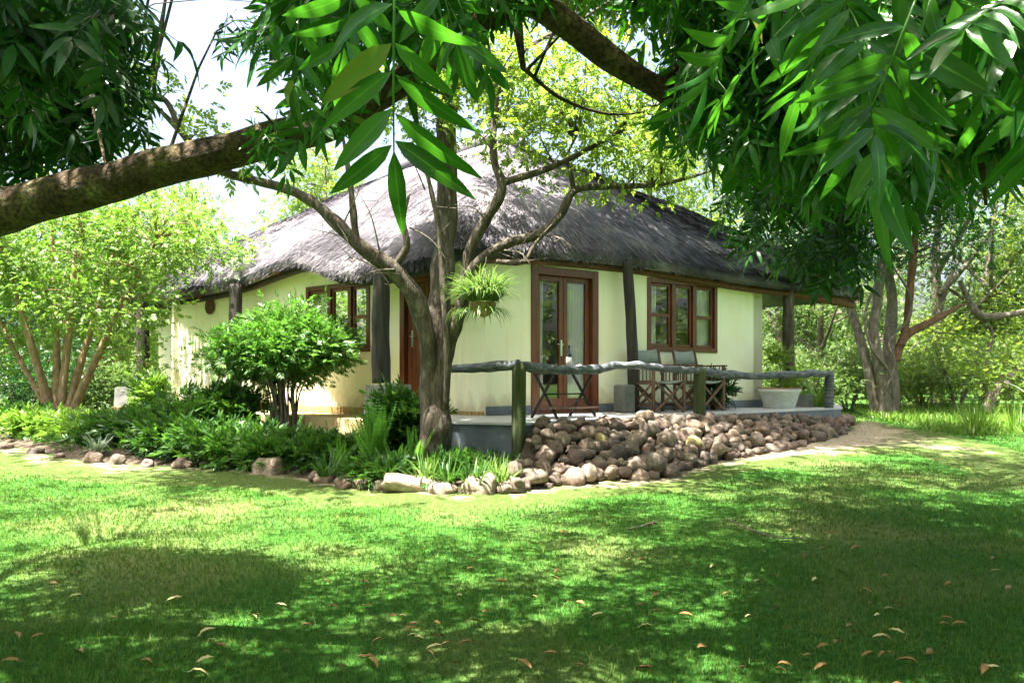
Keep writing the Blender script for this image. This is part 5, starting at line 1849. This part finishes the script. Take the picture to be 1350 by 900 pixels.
V0, F0 = blades(90, 0.10, 0.18, 0.42, 0.012, 0.45, 6, 0.95, 31)
tufts = [(470, 612, 8.1), (510, 618, 7.9), (560, 622, 7.75), (590, 625, 7.6), (625, 630, 7.5), (645, 615, 7.9), (430, 618, 8.2), (660, 632, 7.6)]
proto = None
tl = ['grassy tuft behind the border left of the trunk', 'grassy tuft between the short ferns and border', 'pale grassy tuft in front of the trunk', 'grassy tuft at the trunk base, right side', 'grassy tuft behind the broad pale border stone', 'wispy tuft against the dark verandah face',
      'leafy tuft near the flat border slab', 'grassy tuft at the foot of the railing post']
for i, (px, py, Y) in enumerate(tufts):
    x = (px - 675) / F * Y
    V0, F0 = blades(70, 0.10, 0.16, 0.36, 0.011, 0.5, 6, 0.95, 31 + i)
    put('grass_tuft', V0, F0, M['leaf_blade' if i in (2, 5, 7) else 'leaf_bed'], (x, Y, bedz(x, Y)), tl[i], 'grass tuft', 'grass tufts in the flower bed')


def herb(w, h, n_cl, n_sp, size, seed, tpls):
    cc, pos, d = clumps([((0, 0, h * 0.5), (w, w * 0.8, h * 0.5))], n_cl, n_sp, 0.07, 0.3)
    pos[:, 2] = np.maximum(pos[:, 2], 0.02)
    d[:, 2] += 0.5
    return merge([cloud(*tpls[k], pos[k::4], rand_rots(len(pos[k::4]), d[k::4], 0.5, 0.6), size * RNG.uniform(0.7, 1.3, len(pos[k::4]))) for k in range(4)])


herbs = [
    (140, 596, 10.9, 0.55, 0.35, 'low leafy plant behind the left border stones', 'leaf_bed', 0.2), (190, 590, 10.6, 0.5, 0.45, 'leafy plant left of the big dark clump', 'leaf_bed', 0.2),
    (240, 575, 10.6, 0.55, 0.66, 'big dark green clump before the left wall', 'leaf_bed', 0.2), (290, 560, 10.9, 0.5, 0.85, 'tall dark green plant left of the round shrub', 'leaf_bed', 0.22), (325, 598, 9.8, 0.5, 0.30, 'leafy clump under the round shrub, left', 'leaf_bed', 0.18),
    (385, 605, 9.2, 0.5, 0.32, 'low plant under the round shrub, right', 'leaf_bed', 0.16), (420, 600, 9.0, 0.45, 0.30, 'leafy plant beside the flat sunlit stone', 'leaf_bed', 0.15), (300, 612, 9.3, 0.35, 0.25, 'bright arching plant just behind the border', 'leaf_shrub', 0.18),
    (345, 615, 9.1, 0.3, 0.22, 'bright leaves over the pale border stone', 'leaf_shrub', 0.16), (60, 582, 11.9, 0.7, 0.30, 'bright low plant at the foot of the bushy tree', 'leaf_bush', 0.18), (110, 588, 11.4, 0.6, 0.30, 'bright groundcover plant right of the bushy tree', 'leaf_bush', 0.16),
    (15, 580, 12.6, 0.6, 0.35, 'low green plant at the left end of the border', 'leaf_bed', 0.2), (195, 545, 12.5, 0.25, 0.95, 'upright bright leaved plant against the far post base', 'leaf_bush', 0.17), (450, 590, 9.0, 0.3, 0.28, 'small plant left of the ferns', 'leaf_bed', 0.14),
    (528, 560, 8.9, 0.30, 0.85, 'broad leaved plant beside the post base', 'leaf_bed', 0.2), (575, 612, 7.9, 0.3, 0.18, 'low plant in front of the trunk', 'leaf_bed', 0.12), (620, 618, 7.9, 0.28, 0.16, 'low plant before the dark verandah face', 'leaf_bed', 0.12), (500, 622, 7.9, 0.32, 0.15, 'low leafy plant behind the split border stones', 'leaf_bed', 0.12),
    (215, 600, 10.0, 0.5, 0.36, 'dark plant behind the middle border stones', 'leaf_bed', 0.18), (265, 604, 9.7, 0.5, 0.36, 'dark plant right of the middle border stones', 'leaf_bed', 0.18)]
for i, (px, py, Y, w, h, lab, mt, sz) in enumerate(herbs):
    x = (px - 675) / F * Y
    V, Fc = herb(w, h, int(70 + 60 * w), 8, sz, i, SP_LANCE)
    Y += 0.22
    put('bed_plant', V, Fc, M[mt], (x, Y, bedz(x, Y) - 0.03), lab, 'plant', 'leafy plants in the flower bed')
V, Fc = blades(40, 0.04, 0.2, 0.36, 0.022, 0.25, 5, 0.75, 77)
x = (118 - 675) / F * 9.9
put('silver_plant', V, Fc, M['leaf_grey'], (x, 10.1, bedz(x, 10.1)), 'silvery rosette plant behind the border stones', 'plant')
# ground cover that cannot be counted
n = 2600
t_ = RNG.random(n)
s_ = 0.10 + 0.9 * RNG.random(n) ** 1.1
k = (t_ * 59).astype(int)
pos2 = bed_f[k] * (1 - s_[:, None]) + bed_b[k] * s_[:, None]
keep = pos2[:, 0] > -11
pos2 = pos2[keep]
pos = np.column_stack([pos2, gh(pos2[:, 0], pos2[:, 1]) + 0.04 + 0.09 * RNG.random(len(pos2))])
V, Fc = merge([cloud(*SP_LANCE[k], pos[k::4], rand_rots(len(pos[k::4]), np.tile([0, 0, 0.5], (len(pos[k::4]), 1)), 0.8, 0.7), 0.15 * RNG.uniform(0.6, 1.3, len(pos[k::4]))) for k in range(4)])
tag(fast_mesh('ground_cover', V, Fc, M['leaf_bed']), 'low leafy ground cover filling the flower bed', 'ground cover', kind='stuff')

# planter by the right post, with its plant
pl = empty('planter', (4.62, 13.1, FLOOR), 'whitewashed round planter with a leafy stem by the right post', 'planter')
mb = MB()
mb.lathe([(0.23, -0.02), (0.25, 0.0), (0.33, 0.27), (0.355, 0.285), (0.36, 0.33), (0.335, 0.335), (0.315, 0.29), (0.0, 0.285)], sides=32)
local(mb.build('pot', M['pot'], None, True), pl)
mb = MB()
mb.lathe([(0.3365, 0.334), (0.362, 0.334), (0.362, 0.352), (0.3365, 0.352), (0.3365, 0.334)], sides=32)
local(mb.build('rim', M['terracotta'], None, True), pl)
mb = MB()
mb.tube([(0, 0, 0.27), (0.02, 0, 0.55), (-0.02, 0.02, 0.95)], [0.015, 0.012, 0.006], 6, 8)
local(mb.build('stem', M['pale_bark'], None, True), pl)
cc, pos, d = clumps([((0, 0, 0.75), (0.13, 0.13, 0.34)), ((0.17, 0, 0.45), (0.16, 0.14, 0.12))], 26, 6, 0.06, 0.3)
V, Fc = merge([cloud(*SP_LANCE[k], pos[k::4], rand_rots(len(pos[k::4]), d[k::4] + np.array([0, 0, 0.4]), 0.5, 0.6), 0.15) for k in range(4)])
local(fast_mesh('foliage', V, Fc, M['leaf_light']), pl)
# strap plant beside the last post, potted plant by the second chair, dark plant at the far wall end
x = 4.95 + 0.45
V, Fc = blades(60, 0.06, 0.35, 0.62, 0.03, 0.25, 6, 0.95, 12)
put('strap_leaf_plant', V, Fc, M['leaf_bush'], ((1078 - 675) / F * 13.7, 13.7, FLOOR - 0.06), 'bright strap leaved plant beside the last railing post', 'plant')
pp = empty('potted_plant', (3.35, 12.45, FLOOR), 'dark leaved pot plant behind the second canvas chair', 'pot plant')
mb = MB()
mb.lathe([(0.08, 0), (0.085, 0.005), (0.11, 0.16), (0.12, 0.165), (0.12, 0.19), (0.105, 0.19), (0.1, 0.17), (0, 0.17)], sides=20)
local(mb.build('pot', M['terracotta'], None, True), pp)
V, Fc = herb(0.2, 0.42, 26, 6, 0.2, 3, SP_LANCE)
V[:, 2] += 0.14
local(fast_mesh('foliage', V, Fc, M['leaf_dark']), pp)
dp = C + nAC * 0.35 + dAC * 0.35
V, Fc = herb(0.2, 0.5, 30, 6, 0.18, 3, SP_LANCE)
put('dark_plant', V, Fc, M['leaf_dark'], (dp.x, dp.y, 0.58), 'small dark plant at the far left wall corner', 'plant')
# upright reedy tuft and weeds at the right edge
for i, (px, Y, L, n_, lab) in enumerate([(1288, 13.2, 0.75, 150, 'tall upright grass tuft at the right edge of the lawn'), (1340, 13.5, 0.7, 60, 'thin grass tuft right of the tall upright one')]):
    x = (px - 675) / F * Y
    V, Fc = blades(n_, 0.14, L * 0.6, L, 0.010, 0.10, 5, 1.0, 90 + i)
    put('upright_grass', V, Fc, M['leaf_bush'], (x, Y, float(gh(x, Y))), lab, 'grass tuft', 'upright grass tufts at the right')
x = (1400 - 675) / F * 14.5
V, Fc = blades(26, 0.05, 1.0, 1.7, 0.03, 0.35, 8, 0.8, 55)
put('palm_shoot', V, Fc, M['leaf_grey'], (x, 14.5, float(gh(x, 14.5))), 'grey green arching palm shoot at the right edge', 'palm')

# weeds and longer grass round the foot of the woodland
n = 16000
px = RNG.uniform(1120, 1420, n)
Y = RNG.uniform(12.8, 21, n)
X = (px - 675) / F * Y
keep = ~inpoly(X, Y, PATH_POLY) & (X > 6.2 + (Y - 12) * 0.35)
X, Y = X[keep], Y[keep]
tv, tf = tpl_simple(0.07, 0.02, 0.25)
dd = np.column_stack([RNG.normal(size=(len(X), 2)) * 0.5, np.ones(len(X))])
V, Fc = cloud(tv, tf, np.column_stack([X, Y, gh(X, Y)]), rand_rots(len(X), dd, 0.2, 0.0), RNG.uniform(0.06, 0.24, len(X)))
tag(fast_mesh('weeds', V, Fc, M['leaf_bush']), 'green weeds and long grass at the woodland edge', 'weeds', kind='stuff')

# ------------------------------------------------------------------ stones
def stone_mesh(name, seed, flat=0.75, sub=3, amp=0.22, mat=None, blocky=0.0):
    import bmesh
    bm = bmesh.new()
    bmesh.ops.create_icosphere(bm, subdivisions=sub, radius=1.0)
    sx, sy = random.uniform(0.85, 1.2), random.uniform(0.75, 1.05)
    for v in bm.verts:
        c = v.co.copy()
        if blocky:
            m_ = max(abs(c.x), abs(c.y), abs(c.z))
            c = c.lerp(c / m_ * 0.85, blocky)
        k = 1 + amp * noise.noise(c * 1.1 + Vector((seed * 7.3, 0, 0))) + amp * 0.4 * noise.noise(c * 2.7 + Vector((0, seed * 3.1, 0))) + 0.025 * noise.noise(c * 7 + Vector((0, 0, seed)))
        v.co = Vector((c.x * k * sx, c.y * k * sy, c.z * k * flat))
    me = bpy.data.meshes.new(name)
    bm.to_mesh(me)
    bm.free()
    me.materials.append(mat or M['stone'])
    me.polygons.foreach_set('use_smooth', [True] * len(me.polygons))
    return me


STM = [stone_mesh('stone', i + 1, random.uniform(0.66, 0.95), 3, random.uniform(0.24, 0.46), blocky=random.choice((0, 0.2, 0.45, 0.65))) for i in range(18)]
placed = []


def stone_obj(me, loc, r, label, group, cat='stone', name='stone'):
    o = bpy.data.objects.new(name, me)
    o.location = loc
    o.scale = (r * random.uniform(0.9, 1.15), r * random.uniform(0.9, 1.1), r * random.uniform(0.85, 1.1))
    o.rotation_euler = (random.uniform(-0.4, 0.4), random.uniform(-0.4, 0.4), random.uniform(0, 6.28))
    COL.objects.link(o)
    tag(o, label, cat, group)
    return o


GB = 'stones banked below the verandah railing'
tries = 0
near_first = []
while tries < 9000 and len(placed) < 285:
    tries += 1
    t = random.random() ** 1.15
    s = random.random()
    big = tries < 260
    r = random.uniform(0.11, 0.165) if big else (random.uniform(0.075, 0.115) if tries < 4500 else random.uniform(0.05, 0.08))
    r *= 1.0 - 0.25 * t
    if s > 0.82:
        r *= 0.85
    p_ = bank(t, s)
    p_.z += r * 0.30
    if (p_.x - r * 1.1) / p_.y * F + 675 < 697 and p_.z + r > 0.34:
        continue                        # the first post stands clear down to its foot
    if any((p_ - q_).length < (r + rq) * 0.80 for q_, rq in placed):
        continue
    placed.append((p_, r))
    if s < 0.22:
        lab = 'rounded brown stone in the lowest course of the bank, on the lawn' if t < 0.6 else 'rounded stone at the lawn foot of the bank towards its far right end'
    elif s > 0.75:
        lab = 'small stone along the top of the bank beside the verandah floor' if t < 0.6 else 'sunlit stone on top of the bank near the last railing post'
    elif r > 0.11:
        lab = 'large rounded brown stone midway up the bank'
    else:
        lab = 'small brown stone wedged midway up the bank'
    me = random.choice(STM)
    stone_obj(me, p_, r, lab, GB)
# a few that stand out
o_m = stone_mesh('ochre_stone', 51, 0.9, 3, 0.2, M['ochre_stone'])
for (px, py, r, me, lab) in ((915, 590, 0.10, o_m, 'mustard coloured round stone midway along the bank'), (795, 585, 0.075, o_m, 'squarish yellow brown stone below the table'), (858, 620, 0.14, STM[2], 'upright oval stone standing at the lawn foot'),
                             (772, 632, 0.115, stone_mesh('pale_stone', 52, 0.85, 3, 0.25, M['pale_stone'], 0.3), 'pale tan stone in the lowest course')):
    best = None
    for i in range(60):
        for j in range(20):
            q_ = bank(i / 59, j / 19)
            sx, sy = q_.x / q_.y * F + 675, 498 - (q_.z - EYE) / q_.y * F
            e = (sx - px) ** 2 + (sy - py) ** 2
            if best is None or e < best[0]:
                best = (e, q_)
    q_ = best[1].copy()
    q_.y -= 0.06
    q_.z += r * 0.55
    stone_obj(me, q_, r, lab, GB)
# border stones of the bed
PST = [stone_mesh('pale_stone', 60 + i, random.uniform(0.5, 0.75), 3, 0.32, M['pale_stone'], 0.4) for i in range(5)]
border = [(634, 643, 0.20, 'P', 'broad pale block stone in the border below the railing post'), (672, 641, 0.17, 'P', 'rounded pale boulder where the border meets the bank'), (583, 646, 0.13, 'P', 'split pale stone left of the broad block'), (543, 643, 0.20, 'P', 'long flat pale slab undercut by shadow'),
          (505, 640, 0.11, 'P', 'pale stone left of the long slab'), (480, 638, 0.11, 'S', 'brown border stone behind the pale one'), (458, 636, 0.12, 'S', 'brown border stone below the tall fern'), (425, 626, 0.13, 'P', 'reddish flat stone in the border, right of the round shrub'),
          (420, 612, 0.12, 'S', 'brown stone resting on the bed edge'), (356, 611, 0.19, 'P', 'large bright tan stone under the round shrub'), (700, 633, 0.16, 'S', 'brown boulder at the left foot of the bank'), (690, 618, 0.13, 'S', 'angular brown stone beside the railing post foot')]
xb = 300
while xb > -150:
    py_ = float(np.interp(xb, [p_[0] for p_ in BORDER_PX], [p_[1] for p_ in BORDER_PX])) - 3
    border.append((xb, py_ - 2, random.uniform(0.07, 0.14), random.choice('SSSP'), None))
    xb -= random.uniform(26, 60)
side = ['below the round shrub', 'below the dark clump', 'below the left wall', 'under the silvery rosette', 'at the foot of the bushy tree', 'near the left edge']
cnt = {}
for (px, py, r, kd, lab) in border:
    g_ = gat(px, max(py, float(np.interp(px, [p_[0] for p_ in BORDER_PX], [p_[1] for p_ in BORDER_PX])) - 2))
    if lab is None:
        sd_ = side[min(5, int((300 - px) / 55))]
        lab = ('pale' if kd == 'P' else 'brown') + ' half buried border stone ' + sd_
    o = stone_obj(random.choice(PST if kd == 'P' else STM), (g_.x, g_.y, g_.z + r * 0.28), r, lab, 'stones edging the flower bed')
    o.rotation_euler = (random.uniform(-.15, .15), random.uniform(-.15, .15), random.uniform(0, 6.28))
    if 'long flat' in lab:
        o.scale = (0.34, 0.16, 0.15)
        o.rotation_euler = (0, 0.12, 0.15)

# ------------------------------------------------------------------ lawn grass
def lawn():
    n = 330000
    y = 2.0 * (21.0 / 2.0) ** RNG.random(n)
    x = RNG.uniform(-0.95, 0.95, n) * (y + 0.6)
    hs = [(p_[0], p_[1]) for p_ in SLAB]
    bankp = [tuple(p_) for p_ in ff] + [tuple(p_) for p_ in bb[::-1]]
    house_p = [tuple((A + nAC * 0.9).to_2d()), tuple(A.to_2d()), tuple(B.to_2d()), tuple(D.to_2d()), tuple((C + nAC * 0.9).to_2d())]
    keep = ~(inpoly(x, y, BED_POLY) | inpoly(x, y, hs) | inpoly(x, y, bankp) | inpoly(x, y, house_p))
    onpath = inpoly(x, y, PATH_POLY)
    keep &= ~(onpath & (RNG.random(n) < 0.45))
    # thin, worn turf before the border and the bank
    worn = np.zeros(n)
    for q_ in np.concatenate([ff[::3], bed_f[::2]]):
        worn = np.maximum(worn, np.exp(-((x - q_[0]) ** 2 + (y - q_[1] + 0.25) ** 2) / 0.30))
    keep &= RNG.random(n) > np.clip(worn * (0.38 + 0.42 * np.sin(x * 3.3 + 1.7 * np.sin(x * 1.3 + y * 2.2)) * np.sin(y * 4.1 + x)), 0, 0.97)
    x, y = x[keep], y[keep]
    worn = worn[keep]
    n = len(x)
    patch = np.sin(x * 2.1 + 1.3 * np.sin(y * 1.7)) * np.sin(y * 2.6 + np.sin(x * 1.3))
    h = (0.019 + 0.010 * RNG.random(n) + 0.004 * patch) * (1 + 0.03 * y) * (1 - 0.4 * worn)
    w = 0.0017 * np.maximum(1.0, y * 0.42)
    az = RNG.uniform(0, 2 * math.pi, n)
    le = RNG.uniform(0.2, 1.1, n)
    la = RNG.uniform(0, 2 * math.pi, n)
    z = gh(x, y) + 0.012 * np.sin(x * 3.1) * np.sin(y * 2.3) - 0.008
    V = np.zeros((n, 3, 3))
    V[:, 0] = np.column_stack([x - w * np.cos(az), y - w * np.sin(az), z])
    V[:, 1] = np.column_stack([x + w * np.cos(az), y + w * np.sin(az), z])
    V[:, 2] = np.column_stack([x + h * le * np.cos(la), y + h * le * np.sin(la), z + h])
    o = fast_mesh('lawn_grass', V.reshape(-1, 3), np.arange(n * 3).reshape(-1, 3), M['grass'])
    tag(o, 'short green lawn grass in front of the cottage', 'grass', kind='stuff')


lawn()

# fallen leaves on the lawn
def dead_leaf(w, curl, seed):
    rs = random.Random(seed)
    V, fs = [], []
    n_ = 7
    for i in range(n_ + 1):
        t = i / n_
        ww = w * math.sin(math.pi * min(0.98, 0.04 + t * 0.94)) ** 0.75
        z = curl * math.sin(math.pi * t) + 0.05 * rs.uniform(-1, 1)
        V += [(t - 0.5, -ww, z + ww * 0.7), (t - 0.5, 0, z), (t - 0.5, ww, z + ww * 0.6)]
    for i in range(n_):
        a, b = i * 3, i * 3 + 3
        fs += [(a, b, b + 1, a + 1), (a + 1, b + 1, b + 2, a + 2)]
    return V, fs


DL = []
for k, mt in enumerate(('dead_leaf', 'pale_leaf', 'red_leaf')):
    for j in range(3):
        mb = MB()
        mb.add(*dead_leaf(random.uniform(0.11, 0.2), random.uniform(0.04, 0.16), k * 5 + j))
        me = bpy.data.meshes.new('fallen_leaf')
        me.from_pydata([tuple(p_) for p_ in mb.v], [], mb.f)
        me.materials.append(M[mt])
        me.polygons.foreach_set('use_smooth', [True] * len(me.polygons))
        DL.append((me, ('brown', 'pale tan', 'dark red')[k]))
spots = [(100, 757, 1), (340, 815, 0), (150, 818, 0), (50, 845, 0), (105, 865, 0), (15, 875, 0), (260, 893, 1), (272, 840, 1), (280, 850, 1), (375, 862, 2), (405, 830, 0), (335, 818, 1), (270, 876, 1), (485, 803, 0), (530, 818, 1), (480, 771, 0), (498, 852, 0), (550, 845, 1), (565, 865, 0), (572, 858, 1), (660, 772, 0), (627, 742, 0),
         (625, 825, 0), (605, 790, 1), (800, 693, 0), (735, 757, 0), (865, 785, 2), (850, 830, 1), (725, 865, 0), (850, 885, 2), (905, 815, 0), (1015, 818, 0), (980, 700, 0), (1040, 703, 0), (1075, 767, 1), (1080, 724, 1), (1130, 838, 0), (1190, 794, 2), (1145, 870, 0), (1150, 800, 0), (1245, 825, 0), (1250, 773, 0), (1310, 740, 0), (1195, 690, 0), (1265, 827, 0),
         (1035, 880, 0), (980, 887, 2), (765, 800, 0), (1060, 735, 2), (1120, 828, 0), (1160, 845, 1), (1085, 857, 0), (1000, 770, 1), (940, 752, 1), (690, 883, 0), (600, 880, 2), (430, 770, 0), (1330, 780, 0), (1010, 730, 0), (845, 740, 0)]
for k in range(34):
    spots.append((random.uniform(600, 1345), random.uniform(690, 895), random.choice((0, 0, 0, 1, 2))))
for k in range(9):
    spots.append((random.gauss(1150, 60), random.gauss(845, 28), random.choice((0, 0, 0, 1, 2))))
for k in range(6):
    spots.append((random.gauss(560, 40), random.gauss(852, 16), random.choice((0, 0, 1, 2))))
for k in range(12):
    spots.append((random.uniform(10, 600), random.uniform(760, 895), random.choice((0, 0, 1, 2))))
for (px, py, kd) in spots:
    g_ = gat(px, py)
    me, cname = DL[kd * 3 + random.randrange(3)]
    o = bpy.data.objects.new('fallen_leaf', me)
    s_ = random.uniform(0.045, 0.085)
    o.scale = (s_, s_, s_)
    o.location = (g_.x, g_.y, g_.z + random.uniform(0.008, 0.024))
    o.rotation_euler = (random.uniform(-0.35, 0.35), random.uniform(-0.3, 0.3), random.uniform(-0.9, 0.9) + random.choice((0, math.pi)))
    COL.objects.link(o)
    half = 'left' if px < 600 else 'right'
    tag(o, 'curled ' + cname + ' fallen leaf on the ' + half + ' half of the lawn', 'leaf', 'fallen leaves on the lawn')
# fallen twigs on the lawn
for k, (pts, lab) in enumerate([([(825, 704), (850, 698), (872, 692)], 'thin pale twig lying on the lawn below the bank'), ([(960, 690), (985, 702), (1010, 712), (1035, 716), (1065, 714)], 'thin forked twig lying on the right of the lawn')]):
    mb = MB()
    P = [gat(*p_) + Vector((0, 0, 0.03 + 0.01 * random.random())) for p_ in pts]
    mb.tube(P, [0.006] * (len(P) - 1) + [0.002], 6, 14, 0.2, k, 9)
    mb.tube([P[1], P[1] + Vector((0.15, 0.12, 0.03))], [0.004, 0.0015], 5)
    tag(mb.build('fallen_twig', M['pale_bark'], None, True), lab, 'twig')

# ------------------------------------------------------------------ tidy: sub-parts keep their place
bpy.context.view_layer.update()
